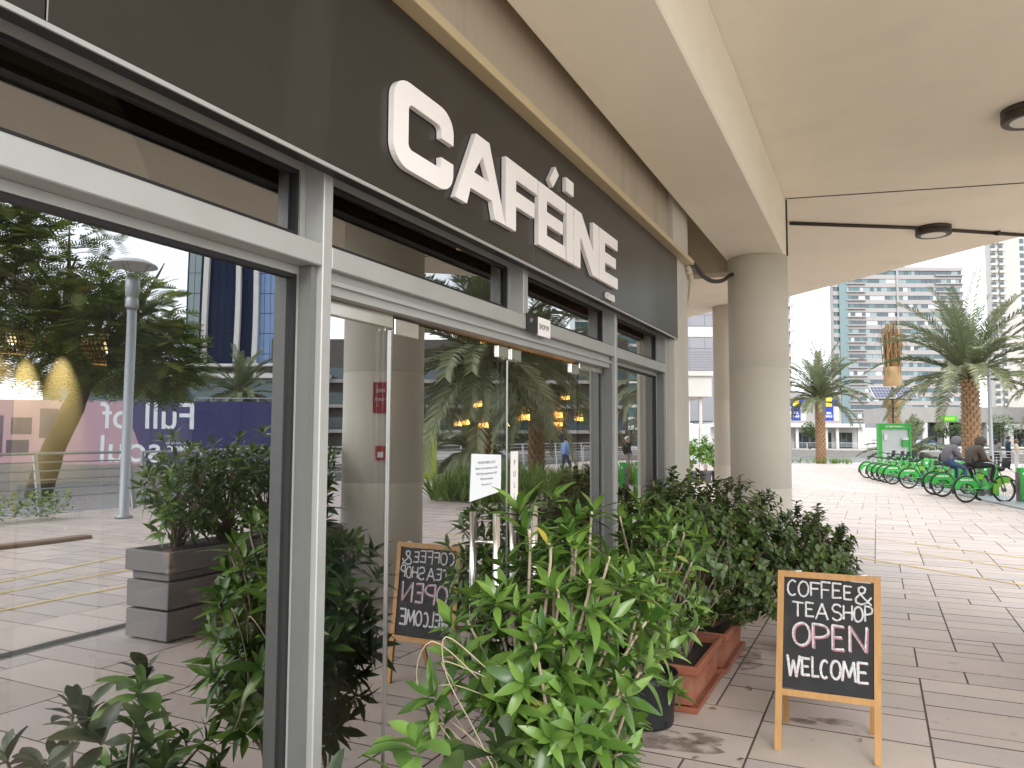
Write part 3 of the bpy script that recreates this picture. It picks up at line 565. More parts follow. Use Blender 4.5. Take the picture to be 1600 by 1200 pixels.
LS_nerium = leaf_set('ner', .118, .0172, lanc, 'leaf_glossy', 6); LS_small = leaf_set('sma', .105, .0155, lanc, 'leaf_glossy', 5); LS_ficus = leaf_set('ficu', .056, .0185, obo, 'leaf_ficus', 4)
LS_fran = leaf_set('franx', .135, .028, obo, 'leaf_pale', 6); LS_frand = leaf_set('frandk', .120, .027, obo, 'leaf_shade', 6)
LS_strap = leaf_set('straps', .95, .021, strap, 'leaf_strap', 7, 5, .5)
def mtx(p, y, nrm, s):
    y = y.normalized(); nrm = nrm-y*nrm.dot(y); nrm = nrm.normalized() if nrm.length > 1e-5 else frame_of(y)[1]; x = y.cross(nrm)
    return Matrix(((x.x*s, y.x*s, nrm.x*s, p.x), (x.y*s, y.y*s, nrm.y*s, p.y), (x.z*s, y.z*s, nrm.z*s, p.z), (0, 0, 0, 1)))
def place_leaves(root, LSx, Ms, nobj=300, seen_from=None):
    o = wl(root); ref = seen_from or CAM
    Ms = sorted(Ms, key=lambda q: (q[0].translation-ref).length); rest = MB(); mm = LSx[0][0].materials[0]
    for i, (M_, vi) in enumerate(Ms):
        me, vs, fs = LSx[vi % len(LSx)]
        if i < nobj:
            M2 = M_.copy(); M2.translation = M_.translation-o; link('leaf', me, root, M2)
        else: rest.add([M_ @ Vector(v) for v in vs], fs, 0, True, random.random())
    if rest.v: rest.build('foliage', mm, root, 'stuff', lv=True)
def ellip(r_, c, rad, bias=.5, zmin=None):
    while True:
        v = Vector((r_.gauss(0, 1), r_.gauss(0, 1), r_.gauss(0, 1))).normalized(); q = r_.random()**bias
        p = Vector((c[0]+v.x*rad[0]*q, c[1]+v.y*rad[1]*q, c[2]+v.z*rad[2]*q))
        if zmin is None or p.z > zmin: return p, v
def shrub(name, label, cat, base, c, rad, LSx, ntip, nleaf, seed, mode='rosette', bark='bark', nobj=300, xmin=.06, group=None, extra=(), zmin=None, sc_=(.58, 1.2), stems=True, ref=None):
    r_ = random.Random(seed); root = thing(name, label, cat, base, group); Ms = []; st = MB(); b = Vector(base)
    tips = []
    while len(tips) < ntip:
        p, v = ellip(r_, c, rad, .42, zmin)
        if p.x > xmin: tips.append((p, v))
    tips += [(Vector(p), Vector(v).normalized()) for p, v in extra]
    for q, (p, v) in enumerate(tips):
        d = (v*(.7 if mode == 'rosette' else .95)+Vector((0, 0, .75 if mode == 'rosette' else .3))+Vector((r_.uniform(-.4, .4), r_.uniform(-.4, .4), r_.uniform(-.3, .3)))).normalized()
        if stems:
            mid = b.lerp(p, .45)+Vector((r_.uniform(-.05, .05), r_.uniform(-.05, .05), .06)); f0 = b+Vector((r_.uniform(-.06, .06), r_.uniform(-.06, .06), 0))
            if q % 3 == 0: st.tube(smooth_path([f0, mid, p-d*.05, p], 3), [.008, .008, .007, .007, .006, .006, .005, .005, .004, .003][:10], 5)
        if mode == 'rosette':
            nl = r_.randint(nleaf-2, nleaf+2); a0 = r_.random()*6.28; S, T = frame_of(d)
            for i in range(nl):
                a = a0+i*2.4; pt = R(18+70*(i+.5)/nl+r_.uniform(-10, 10)); rad_v = S*math.cos(a)+T*math.sin(a); ld = d*math.cos(pt)+rad_v*math.sin(pt); ld.z -= .10*math.sin(pt)
                Ms.append((mtx(p-d*.035*i/nl, ld, d-rad_v*.2, r_.uniform(*sc_)*(.65+.45*min(1, (i+2)/nl*1.4))), r_.randint(0, 9)))
        else:
            S, T = frame_of(d); tw = [p-d*.09+S*r_.uniform(-.01, .01), p]; st.tube(tw, .002, 4)
            for i in range(nleaf):
                a = i*2.4+r_.uniform(-.4, .4); rad_v = S*math.cos(a)+T*math.sin(a); ld = (d*r_.uniform(.2, .7)+rad_v).normalized()
                Ms.append((mtx(p-d*(.10*(1-i/nleaf)), ld, d+v*.5+Vector((0, 0, .4)), r_.uniform(*sc_)), r_.randint(0, 9)))
    if st.v: st.build('stem', bark, root)
    place_leaves(root, LSx, Ms, nobj, ref); return root
mat('pot_black', (.014, .015, .017), .55, var=.15, bump=.05); mat('terracotta', (.33, .115, .065), .65, var=.12, scale=7, bump=.05, bscale=80, dirt=((.42, .30, .23), 5, .45))
def round_pot(label, c, r0, r1, h, m='pot_black', holes=True):
    t_ = thing('plant_pot', label, 'pot', c); x, y, z = c
    MB().lathe([(0, z+.004), (r0, z), (r0+.004, z+.02), (r0+(r1-r0)*.75, z+h*.8), (r1-.004, z+h*.82), (r1, z+h*.84), (r1+.004, z+h), (r1-.006, z+h), (r1-.012, z+h*.85), (r0-.01, z+.03)], 36, c=(x, y, 0), cap=False).build('body', m, t_)
    MB().lathe([(0, z+h*.86), (r1-.012, z+h*.85)], 24, c=(x, y, 0), cap=False).build('soil', 'soil', t_)
    if holes:
        for k_ in range(8):
            a = k_*math.pi/4+.3; q = MB(); q.bar((x+(r0+.001)*math.cos(a), y+(r0+.001)*math.sin(a), z+.012), (x+(r0+.004)*math.cos(a), y+(r0+.004)*math.sin(a), z+.045), .022, .008, upv=(math.cos(a), math.sin(a), 0)); q.build('drain_hole', 'black', t_)
    return t_
round_pot('round black plastic pot beside the terracotta troughs', (.27, 4.62, .004), .165, .195, .30)
round_pot('round black pot under the big glossy bush before the doors', (.56, 2.45, .004), .15, .19, .32)
round_pot('round black pot of the pale leaved plant by the long window', (.55, 1.55, .004), .12, .15, .26)
round_pot('round black pot of the low plant before the long window', (.48, .98, .004), .12, .15, .26)
def trough(label, x0, x1, y0, y1, h):
    t_ = thing('terracotta_trough', label, 'planter', ((x0+x1)/2, (y0+y1)/2, 0), 'terracotta troughs by the shop front'); tp = .025; m_ = MB()
    def ring(e, z): return [(x0-e, y0-e, z), (x1+e, y0-e, z), (x1+e, y1+e, z), (x0-e, y1+e, z)]
    R_ = [ring(-tp-.004, .035), ring(-tp, .04), ring(-.006, h-.055), ring(.012, h-.05), ring(.016, h-.008), ring(.012, h), ring(-.010, h), ring(-.016, h-.06), ring(-tp-.01, h-.09)]
    vs = sum(R_, []); fs = [(i*4+k_, i*4+(k_+1) % 4, (i+1)*4+(k_+1) % 4, (i+1)*4+k_) for i in range(len(R_)-1) for k_ in range(4)]+[(3, 2, 1, 0)]
    m_.add(vs, fs); m_.build('body', 'terracotta', t_)
    MB().add(ring(-.02, h-.05), [(0, 1, 2, 3)]).build('soil', 'soil', t_)
    m_ = MB(); n_ = 8
    for i in range(n_):
        u = x0+.05+(x1-x0-.10)*i/(n_-1); m_.bar((u, y0+tp-.003, .075), (u, y0+.010, h-.095), .02, .012, upv=(0, -1, 0))
    for i in range(16):
        u = y0+.06+(y1-y0-.12)*i/15; m_.bar((x1-tp+.003, u, .075), (x1-.010, u, h-.095), .02, .012, upv=(1, 0, 0))
    m_.build('fluting', 'terracotta', t_)
    m_ = MB(); R_ = [ring(.0, .002), ring(.012, .006), ring(.02, .04), ring(.012, .042), ring(.004, .02)]; vs = sum(R_, [])
    m_.add(vs, [(i*4+k_, i*4+(k_+1) % 4, (i+1)*4+(k_+1) % 4, (i+1)*4+k_) for i in range(4) for k_ in range(4)]+[(16, 17, 18, 19)]); m_.build('tray', 'terracotta', t_)
trough('ribbed terracotta trough on its tray beside the black pot', .12, .52, 4.88, 5.70, .285); trough('terracotta trough standing behind another trough, towards the column', .12, .54, 5.78, 6.6, .285)
trough('terracotta trough behind the chalkboard, under the low shrub', .88, 1.22, 6.35, 7.05, .27)
BX = [((.36, 2.12, 1.12), (-.3, -.6, .4)), ((.34, 2.05, .92), (-.3, -.8, .1)), ((.30, 2.15, .80), (-.4, -.7, .0)), ((.47, 2.38, 1.46), (0, -.1, 1)), ((.55, 2.5, 1.50), (.1, 0, 1)), ((.66, 2.6, 1.44), (.2, .1, 1)), ((.88, 2.75, .95), (.6, .1, .3)), ((.80, 2.9, 1.20), (.4, .1, .8))]
shrub('glossy_bush', 'large leafy bush with whorls of long glossy leaves in front of glass doors', 'bush', (.56, 2.45, .27), (.57, 2.49, .94), (.34, .40, .50), LS_nerium, 235, 9, 21, bark='bark_pale', extra=BX, zmin=.36)
tw = thing('bare_twigs', 'curling bare pale twigs hanging in front of the big glossy bush', 'twigs', (.42, 2.1, .9)); tq_ = MB(); rq = random.Random(8)
for i in range(4):
    a_ = Vector((.46+rq.uniform(-.08, .1), 2.12+rq.uniform(-.1, .1), .98+rq.uniform(-.12, .1))); tq_.tube(smooth_path([a_, a_+Vector((-.08+rq.uniform(-.04, .04), -.10, .09+rq.uniform(-.05, .05))), a_+Vector((-.14+rq.uniform(-.05, .05), -.06, -.02)), a_+Vector((-.06+rq.uniform(-.08, .08), .02, -.16+rq.uniform(-.05, .05))), a_+Vector((.04, .05, -.3+rq.uniform(-.08, .08)))], 5), .002, 5)
tq_.build('twig', 'bark_pale', tw, 'stuff')
shrub('slender_bush', 'slender bush with whorled glossy leaves growing from the black pot by the troughs', 'bush', (.285, 4.60, .23), (.46, 4.10, .98), (.30, .40, .46), LS_small, 130, 8, 22, bark='bark_pale', zmin=.35, extra=[((.50, 4.55, .22), (.7, -.3, -.3)), ((.46, 4.5, .27), (.6, -.5, -.1))])
shrub('ficus_shrub', 'dense dark shrub with small round leaves in the trough nearest the black pot', 'shrub', (.32, 5.28, .22), (.36, 5.25, .95), (.38, .46, .56), LS_ficus, 430, 12, 31, 'twig', xmin=.07, extra=[], zmin=.32, group='small leaved shrubs in terracotta troughs')
shrub('ficus_shrub', 'dense dark shrub with small round leaves before the round beam column', 'shrub', (.33, 6.2, .22), (.58, 6.08, .84), (.50, .52, .58), LS_ficus, 520, 12, 32, 'twig', xmin=.07, zmin=.22, group='small leaved shrubs in terracotta troughs')
shrub('ficus_shrub', 'low dark shrub with small round leaves peeping over the chalkboard', 'shrub', (1.05, 6.7, .22), (1.08, 6.68, .70), (.36, .36, .48), LS_ficus, 340, 12, 33, 'twig', xmin=.07, zmin=.22, group='small leaved shrubs in terracotta troughs', extra=[((.98, 6.62, 1.16), (0, 0, 1)), ((.97, 6.6, 1.20), (0, 0, 1))])
shrub('spreading_bush', 'low spreading glossy bush between the big bush and the pale plant', 'bush', (.80, 2.05, .2), (.82, 2.05, .5), (.22, .22, .24), LS_nerium, 26, 9, 23, bark='bark_pale', zmin=.22)
round_pot('round black pot of the low spreading glossy bush', (.80, 2.05, .004), .13, .16, .24)
FX = [((.50, 1.70, .93), (-.1, .1, 1))]
GY = [((.62, 1.62, .86), (.3, -.2, .8)), ((.74, 1.66, .84), (.4, .2, .9)), ((.66, 1.85, .90), (.2, .4, .9)), ((.40, 1.5, .86), (-.4, 0, .9)), ((.82, 1.5, .74), (.6, -.1, .6)), ((.5, 1.4, .80), (0, -.5, .8)), ((.85, 1.78, .72), (.6, .3, .5))]
shrub('frangipani_plant', 'single pale green shoot with paddle shaped leaves by the long window', 'plant', (.50, 1.66, .22), (.5, 1.68, .80), (.03, .03, .05), LS_fran, 1, 9, 41, extra=FX, bark='bark_pale')
shrub('frangipani_plant', 'plant with paddle shaped leaves darkened as if backlit, around the pale shoot', 'plant', (.55, 1.55, .22), (.62, 1.6, .6), (.28, .3, .2), LS_frand, 5, 8, 43, extra=GY, bark='bark')
GX = [((.48, 1.0, .86), (0, .2, 1)), ((.62, 1.12, .82), (.3, .2, .9)), ((.70, .95, .72), (.5, 0, .7)), ((.35, 1.1, .78), (-.4, .2, .8)), ((.56, .8, .74), (.1, -.5, .8)), ((.74, 1.25, .62), (.5, .4, .5))]
shrub('frangipani_plant', 'low plant with paddle shaped leaves darkened as if backlit, in pot before the long window', 'plant', (.48, .98, .22), (.52, 1.0, .6), (.26, .26, .18), LS_frand, 5, 8, 42, extra=GX, bark='bark')
# grey planter box across the walkway
mat('planter_grey', (.20, .19, .19), .6, var=.1, scale=5, bump=.05)
pb = thing('planter_box', 'long grey slatted planter box standing on the plaza', 'planter', (3.95, 5.7, 0))
for z0, z1, e in ((.02, .25, 0), (.27, .49, 0), (.50, .56, -.03), (.57, .74, .012)):
    q = MB(); q.box((3.70-e, 4.56-e, z0), (4.20+e, 6.9+e, z1), bev=.006); q.build('board', 'planter_grey', pb)
q = MB(); q.box((3.74, 4.6, .7405), (4.16, 6.86, .745)); q.build('soil', 'soil', pb)
MIR = Vector((-1.57, 0, 1.7))
for i, y in enumerate((4.85, 5.4, 5.95, 6.5)):
    shrub('planter_shrub', ('leafy shrub at the open end of the grey planter box', 'leafy shrub second from the open end of the grey planter box', 'leafy shrub third from the open end of the grey planter box', 'leafy shrub at the far end of the grey planter box, by the thick column')[i], 'shrub', (3.95, y, .74), (3.95, y, 1.22+.04*i), (.36, .38, .50), LS_small, 95, 7, 50+i, nobj=60, zmin=.78, sc_=(.95, 1.4), ref=MIR, group='shrubs in the grey planter box')

# wet stains and fallen leaves round the pots
wm_ = bpy.data.materials.new('wet_stain'); wm_.use_nodes = True; MATS['wet_stain'] = wm_; n = wm_.node_tree; b_ = n.nodes['Principled BSDF']; b_.inputs['Base Color'].default_value = (.15, .105, .075, 1); b_.inputs['Roughness'].default_value = .3
tr_ = n.nodes.new('ShaderNodeBsdfTransparent'); ms_ = n.nodes.new('ShaderNodeMixShader'); zz = n.nodes.new('ShaderNodeTexNoise'); zz.inputs['Scale'].default_value = 9; zz.inputs['Detail'].default_value = 5; mr_ = n.nodes.new('ShaderNodeMapRange'); mr_.inputs['From Min'].default_value = .35; mr_.inputs['From Max'].default_value = .6; mr_.inputs['To Max'].default_value = .5
tc_ = n.nodes.new('ShaderNodeNewGeometry'); n.links.new(tc_.outputs['Position'], zz.inputs['Vector']); n.links.new(zz.outputs['Fac'], mr_.inputs['Value']); n.links.new(mr_.outputs[0], ms_.inputs[0]); n.links.new(tr_.outputs[0], ms_.inputs[1]); n.links.new(b_.outputs[0], ms_.inputs[2]); n.links.new(ms_.outputs[0], n.nodes['Material Output'].inputs[0])
rw = random.Random(17)
for cx, cy_, rx, ry in ((.34, 4.42, .36, .16), (.62, 4.50, .16, .07), (1.30, 5.12, .13, .05), (1.12, 5.05, .10, .035), (1.52, 4.95, .06, .03), (.62, 6.3, .12, .3), (1.75, 4.4, .03, .02), (1.45, 4.3, .025, .02), (2.0, 4.55, .04, .025)):
    q = MB(); N_ = 22; ph = rw.random()*6; q.add([(cx+rx*math.cos(a*6.283/N_)*(1+.25*math.sin(3*a*6.283/N_+ph)+rw.uniform(-.12, .12)), cy_+ry*math.sin(a*6.283/N_)*(1+.25*math.sin(2*a*6.283/N_+ph)+rw.uniform(-.12, .12)), .0022) for a in range(N_)], [tuple(range(N_))]); q.build('stain', 'wet_stain', pav)
LS_dry = leaf_set('dryleaf', .075, .016, ell, 'leaf_dry', 4)
for i in range(11):
    x, y = rw.uniform(.55, 1.9), rw.uniform(3.7, 6.2); a = rw.random()*6.28; o = link('fallen_leaf', LS_dry[i % 4][0], None, mtx(Vector((x, y, .014)), Vector((math.cos(a), math.sin(a), -.05)), Vector((0, 0, 1)), rw.uniform(.5, 1.0))); tag(o, 'small dry brown leaf fallen on the paving near the pots', 'leaf', 'dry leaves fallen on the paving')
# ---------------------------------------------------------------- inside the cafe
mat('wood_dark', (.10, .06, .035), .45, var=.15, scale=6); mat('teal_plastic', (.10, .42, .42), .4, var=.03); mat('brown_glass', (.035, .02, .01), .15, var=0); mat('label_paper', (.55, .48, .25), .7, var=.05)
mat('rattan', (.30, .19, .08), .7, var=.15, scale=30); mat('white_plastic', (.75, .75, .73), .4, var=0); mat('mint_wall', (.44, .50, .45), .8, var=.03); mat('counter_front', (.50, .51, .48), .6, var=.04)
mat('brass', (.5, .32, .12), .3, 1., var=.05); mat('filament', (1, .6, .2), .5, var=0, emit=(1, .55, .18), estr=34.); glass_mat('bulb_glass', (1.0, .80, .50), .10, .8); mat('lit_wall_spot', (.5, .42, .3), .8, var=.1)
def bulb(i, x, y, z, r):
    t_ = thing('pendant_bulb', 'glowing globe filament bulb hanging on a cord inside, seen through the doors', 'lamp', (x, y, 3.4), 'filament bulbs hanging inside the cafe')
    MB().tube([(x, y, z+r*1.9), (x, y, 3.4)], .004, 6).build('cord', 'black', t_); MB().lathe([(.014, z+r*1.35), (.018, z+r*1.5), (.018, z+r*1.9), (.008, z+r*2.0)], 12, c=(x, y, 0)).build('socket', 'brass', t_)
    MB().lathe([(.0, z-r), (r*.5, z-r*.87), (r*.87, z-r*.5), (r, z), (r*.87, z+r*.5), (r*.5, z+r*.95), (.016, z+r*1.35)], 16, c=(x, y, 0), cap=False).build('globe', 'bulb_glass', t_)
    f = MB()
    for k_ in range(4):
        a = k_*math.pi/2; f.tube([(x+.006*math.cos(a), y+.006*math.sin(a), z+r*.4), (x+.011*math.cos(a+.5), y+.011*math.sin(a+.5), z-r*.35)], .0034, 5)
    f.build('filament', 'filament', t_)
    if i % 3 == 0:
        ld = bpy.data.lights.new('bulb_light', 'POINT'); ld.energy = .6; ld.color = (1, .66, .34); ld.shadow_soft_size = .01; lo = bpy.data.objects.new('bulb_light', ld); col.objects.link(lo); lo.parent = t_; lo.location = (0, 0, z-3.4)
for i, (x, y, z, r) in enumerate(((-1.22, 5.31, 1.95, .045), (-1.37, 5.25, 1.80, .045), (-1.27, 5.2, 1.81, .05), (-1.16, 5.3, 1.79, .055), (-.98, 5.3, 1.79, .045), (-.85, 5.3, 1.84, .045), (-.68, 5.02, 1.84, .06), (-.66, 5.6, 1.80, .05), (-.64, 5.55, 1.87, .065), (-.51, 5.66, 1.84, .05), (-.34, 5.7, 1.80, .045), (-.56, 5.5, 2.0, .045))): bulb(i, x, y, z, r*.85)
def basket(x, y, z, r, lb):
    t_ = thing('basket_lamp', lb, 'lamp', (x, y, 3.4)); MB().tube([(x, y, z+r), (x, y, 3.4)], .005, 6).build('cord', 'black', t_); f = MB()
    for k_ in range(40):
        a = k_*2*math.pi/40; prev = None; pts = []
        for j in range(9):
            th = R(20+j*15.5); pts.append((x+r*math.sin(th)*math.cos(a+.5*j/9), y+r*math.sin(th)*math.sin(a+.5*j/9), z+r*.8*math.cos(th)))
        f.tube(pts, .007, 4, cap=False); pts = [(x+(p[0]-x)*math.cos(-.0)+0, p[1], p[2]) for p in pts]
    for j in range(11):
        th = R(20+j*12.4); f.tube([(x+r*math.sin(th)*math.cos(q*.2618), y+r*math.sin(th)*math.sin(q*.2618), z+r*.8*math.cos(th)) for q in range(25)], .006, 4, cap=False)
    f.build('shade', 'rattan', t_); MB().sphere((x, y, z), .045, 10, 8).build('bulb', mat('warm_bulb', (1, .8, .5), .5, var=0, emit=(1, .7, .35), estr=1.3), t_)
    ld = bpy.data.lights.new('basket_light', 'POINT'); ld.energy = 1.2; ld.color = (1, .72, .4); ld.shadow_soft_size = .02; lo = bpy.data.objects.new('basket_light', ld); col.objects.link(lo); lo.parent = t_; lo.location = (0, 0, z-3.4-r*.3)
basket(-6.0, 4.62, 2.62, .20, 'woven basket pendant lamp hanging deep inside the cafe'); basket(-3.38, 3.70, 2.33, .19, 'darker woven basket pendant lamp hanging nearer the long window')
for i, (x, y) in enumerate(((-8.05, 6.0), (-8.8, 6.0))):
    t_ = thing('wall_spotlight', 'small black ceiling spotlight washing the back wall '+('near the corner' if i == 0 else 'away from the corner'), 'lamp', (x, y, 3.4)); MB().tube([(x, y, 3.38), (x, y, 3.30)], .045, 12).tube([(x, y, 3.4), (x, y, 3.30)], .01, 6).build('body', 'black', t_)
    ld = bpy.data.lights.new('wall_spot', 'SPOT'); ld.energy = 150; ld.color = (1, .70, .30); ld.spot_size = R(46); ld.spot_blend = 1.0; lo = bpy.data.objects.new('wall_spot', ld); col.objects.link(lo); lo.parent = t_; lo.location = (0, 0, -.14); lo.rotation_euler = (R(22), 0, 0)
t_ = thing('table_fill_lamp', 'added black fill spotlight brightening the bottle table inside', 'lamp', (-1.75, 3.0, 3.4)); MB().tube([(-1.75, 3, 3.4), (-1.75, 3, 3.29)], .04, 12).build('body', 'black', t_)
ld = bpy.data.lights.new('table_fill', 'SPOT'); ld.energy = 90; ld.color = (1, .82, .6); ld.spot_size = R(60); ld.spot_blend = .6; lo = bpy.data.objects.new('table_fill', ld); col.objects.link(lo); lo.parent = t_; lo.location = (0, 0, -.14)  # added fill light, no such lamp seen, to brighten the bottle table
# table, bottle, soap, chairs, pots, wall panel, counter, poster
def table(x, y, w_, d_, lb):
    t_ = thing('cafe_table', lb, 'table', (x, y, .012)); MB().box((x-w_/2, y-d_/2, .665), (x+w_/2, y+d_/2, .695), bev=.005).build('top', 'wood_dark', t_)
    MB().lathe([(.22, .014), (.22, .026), (.03, .04), (.025, .66)], 20, c=(x, y, 0)).build('pedestal', 'black', t_); return t_
table(-1.72, 3.05, .7, .7, 'dark square cafe table inside the long window with bottle on it'); table(-1.3, 4.5, .7, .7, 'dark square cafe table inside behind the side light'); table(-4.2, 3.2, .8, .8, 'dark cafe table deep inside the room')
MB_ = MB(); MB_.lathe([(.0, .696), (.033, .696), (.036, .70), (.036, .86), (.03, .90), (.014, .94), (.0125, .985), (.016, .99), (.016, 1.01), (.0, 1.012)], 18, c=(-1.77, 3.15, 0), cap=False)
t_ = thing('bottle', 'tall brown glass bottle on the table inside the window', 'bottle', (-1.77, 3.15, .695)); MB_.build('body', 'brown_glass', t_); MB().lathe([(.0368, .73), (.0368, .84)], 18, c=(-1.77, 3.15, 0), cap=False).build('label_band', 'label_paper', t_)
t_ = thing('soap_dispenser', 'clear pump bottle with white pump beside the brown bottle', 'dispenser', (-1.72, 3.03, .695)); MB().lathe([(0, .696), (.034, .696), (.034, .79), (.015, .81), (.015, .815)], 18, c=(-1.72, 3.03, 0), cap=False).build('body', 'clear_glass', t_)
MB().lathe([(.017, .815), (.017, .84), (.006, .845), (.006, .87), (.014, .872), (.014, .882)], 12, c=(-1.72, 3.03, 0)).tube([(-1.72, 3.03, .878), (-1.72, 2.985, .872)], .006, 6).build('pump', 'white_plastic', t_)
def chair(x, y, rz, lb, m):
    t_ = thing('cafe_chair', lb, 'chair', (0, 0, 0)); q = MB(); q.box((-.21, -.2, .44), (.21, .2, .46), bev=.008); q.build('seat', m, t_); q = MB(); pts = []
    for j in range(5):
        z_ = .62+j*.075; 
    vs = []; 
    for j in range(6):
        for k_ in range(9):
            a = R(-65+k_*16.25); vs.append((.23*math.sin(a), .02+.22*math.cos(a), .58+j*.055*(1-.12*(k_-4)**2/16)))
    q.add(vs, [(j*9+k_, j*9+k_+1, j*9+k_+10, j*9+k_+9) for j in range(5) for k_ in range(8)], 0, True); so2 = q.build('backrest', m, t_)
    md_ = so2.modifiers.new('thickness', 'SOLIDIFY'); md_.thickness = .012
    for sx in (-1, 1):
        for sy in (-1, 1):
            q = MB(); q.tube([(sx*.17, sy*.16, .44), (sx*.2, sy*.2, .012)], .011, 8); q.build('leg', 'wood_dark', t_)
    t_.location = (x, y, 0); t_.rotation_euler = (0, 0, rz); return t_
chair(-1.82, 4.55, R(-150), 'teal plastic chair inside by the side light', 'teal_plastic'); chair(-2.3, 3.2, R(-90), 'dark wooden chair at the bottle table inside', 'wood_dark')
t_ = thing('service_counter', 'pale grey service counter inside the long window', 'counter', (-3.5, 1.2, 0)); MB().box((-4.1, -1.0, .012), (-3.4, 2.4, .98), bev=.01).build('front', 'counter_front', t_); MB().box((-4.15, -1.05, .981), (-3.35, 2.45, 1.02), bev=.008).build('worktop', 'white_acrylic', t_)
t_ = thing('counter_notice', 'grey lettered sign board standing inside the long window', 'sign', (-2.75, 2.96, 0)); MB().box((-2.78, 2.72, .012), (-2.75, 3.22, 1.42)).build('panel', mat('grey_panel', (.34, .36, .36), .7, var=.03), t_)
q = MB()
for i, s in enumerate(('PLEASE', 'ORDER AT THE', 'COUNTER', 'THANK YOU')): put_text(q, s, .058 if i in (1, 2) else .04, (-2.7495, 2.97, 1.345-i*.07), (0, 1, 0), (0, 0, 1), align='CENTER')
q.build('lettering', 'ink', t_)
t_ = thing('wall_poster', 'pale poster on the partition inside the long window', 'poster', (-2.9, 4.12, 1.4)); MB().box((-2.93, 3.92, 1.55), (-2.92, 4.36, 2.15)).build('sheet', mat('pale_poster', (.42, .44, .48), .8, var=.05), t_)
t_ = thing('inner_column', 'mint painted square column inside the side light', 'column', (-2.4, 5.6, 0)); MB().box((-2.7, 5.3, .012), (-2.1, 5.9, 3.399), bev=.01).build('shaft', 'mint_wall', t_)
t_ = thing('partition', 'low brown partition inside the cafe behind the poster', 'partition', (-2.96, 4.1, 0)); MB().box((-2.99, 3.4, .012), (-2.935, 4.7, 2.5)).build('panel', mat('brown_panel', (.10, .075, .055), .6, var=.1), t_)
# ---------------------------------------------------------------- palms, tree, beds
mat('palm_trunk', (.24, .14, .085), .9, var=.3, scale=6, bump=.4, bscale=30); mat('palm_trunk_dark', (.14, .095, .06), .95, var=.3, scale=6, bump=.4, bscale=30); mat('palm_boot', (.36, .24, .14), .85, var=.3, scale=4); mat('sacking', (.30, .20, .10), .9, var=.2, scale=3, bump=.3, bscale=20)
def frond_mesh(Ln, e0, bend, m, seed, nl=54, lw=.023, ll=.48, twist=.5):
    r_ = random.Random(seed); mb = MB(); pts = []; p = Vector((0, 0, 0)); a = R(e0); N_ = 10
    for i in range(N_+1):
        pts.append(p.copy()); a -= R(bend)/N_*(.5+i/N_); p = p+Vector((0, math.cos(a), math.sin(a)))*Ln/N_
    mb.tube(pts, [.028*(1-.85*i/N_) for i in range(N_+1)], 4, cap=False)
    for i in range(nl):
        t = .12+.88*(i+.5)/nl; f = t*N_; k_ = min(int(f), N_-1); c = pts[k_].lerp(pts[k_+1], f-k_); d = (pts[k_+1]-pts[k_]).normalized(); upn = Vector((1, 0, 0)).cross(d)
        le = ll*(.55+.6*math.sin(math.pi*min(.95, t*.9+.08)))*r_.uniform(.85, 1.1)
        for sx in (-1, 1):
            ld = (Vector((sx, 0, 0))*.75+d*.72+upn*(.30+r_.uniform(-.25, .2))+Vector((0, 0, -.12))).normalized(); s = (d-ld*d.dot(ld)).normalized()*lw; tip = c+ld*le; tip.z -= le*.12; md_ = c+ld*le*.5
            mb.add([c-s*.5, c+s*.5, md_+s, tip, md_-s], [(0, 1, 2, 3, 4)], 0, False, r_.random()*.35)
    me = mb.mesh('frond', lv=True); me.materials.append(MATS[m]); return me
FR = {}
def fronds(Ln, m, key):
    if key not in FR: FR[key] = [[frond_mesh(Ln*q, e, b, m, i*7+j) for j, q in enumerate((.92, 1.05))] for i, (e, b) in enumerate(((84, 35), (68, 55), (50, 70), (30, 80), (8, 80), (-18, 60)))]
    return FR[key]
def palm_trunk(x, y, z0, h, r, m, lean=(0, 0)):
    mb = MB(); nr = max(6, int(h/.17)); pr = [(r*1.12, z0)]+[(r*(1.02-.1*i/nr), z0+h*(i+1)/nr) for i in range(nr)]
    mb.lathe(pr, 14, c=(x, y, 0))
    for i in range(nr):
        for k_ in range(9):
            a = (k_+.5*(i % 2))*2*math.pi/9; zz = z0+h*(i+.5)/nr; ca, sa = math.cos(a), math.sin(a); rr = r*(1.02-.1*i/nr)
            mb.bar((x+rr*.93*ca, y+rr*.93*sa, zz-.07), (x+rr*1.18*ca, y+rr*1.18*sa, zz+.075), r*.52, .05, 1, upv=(ca, sa, 0))
    return mb
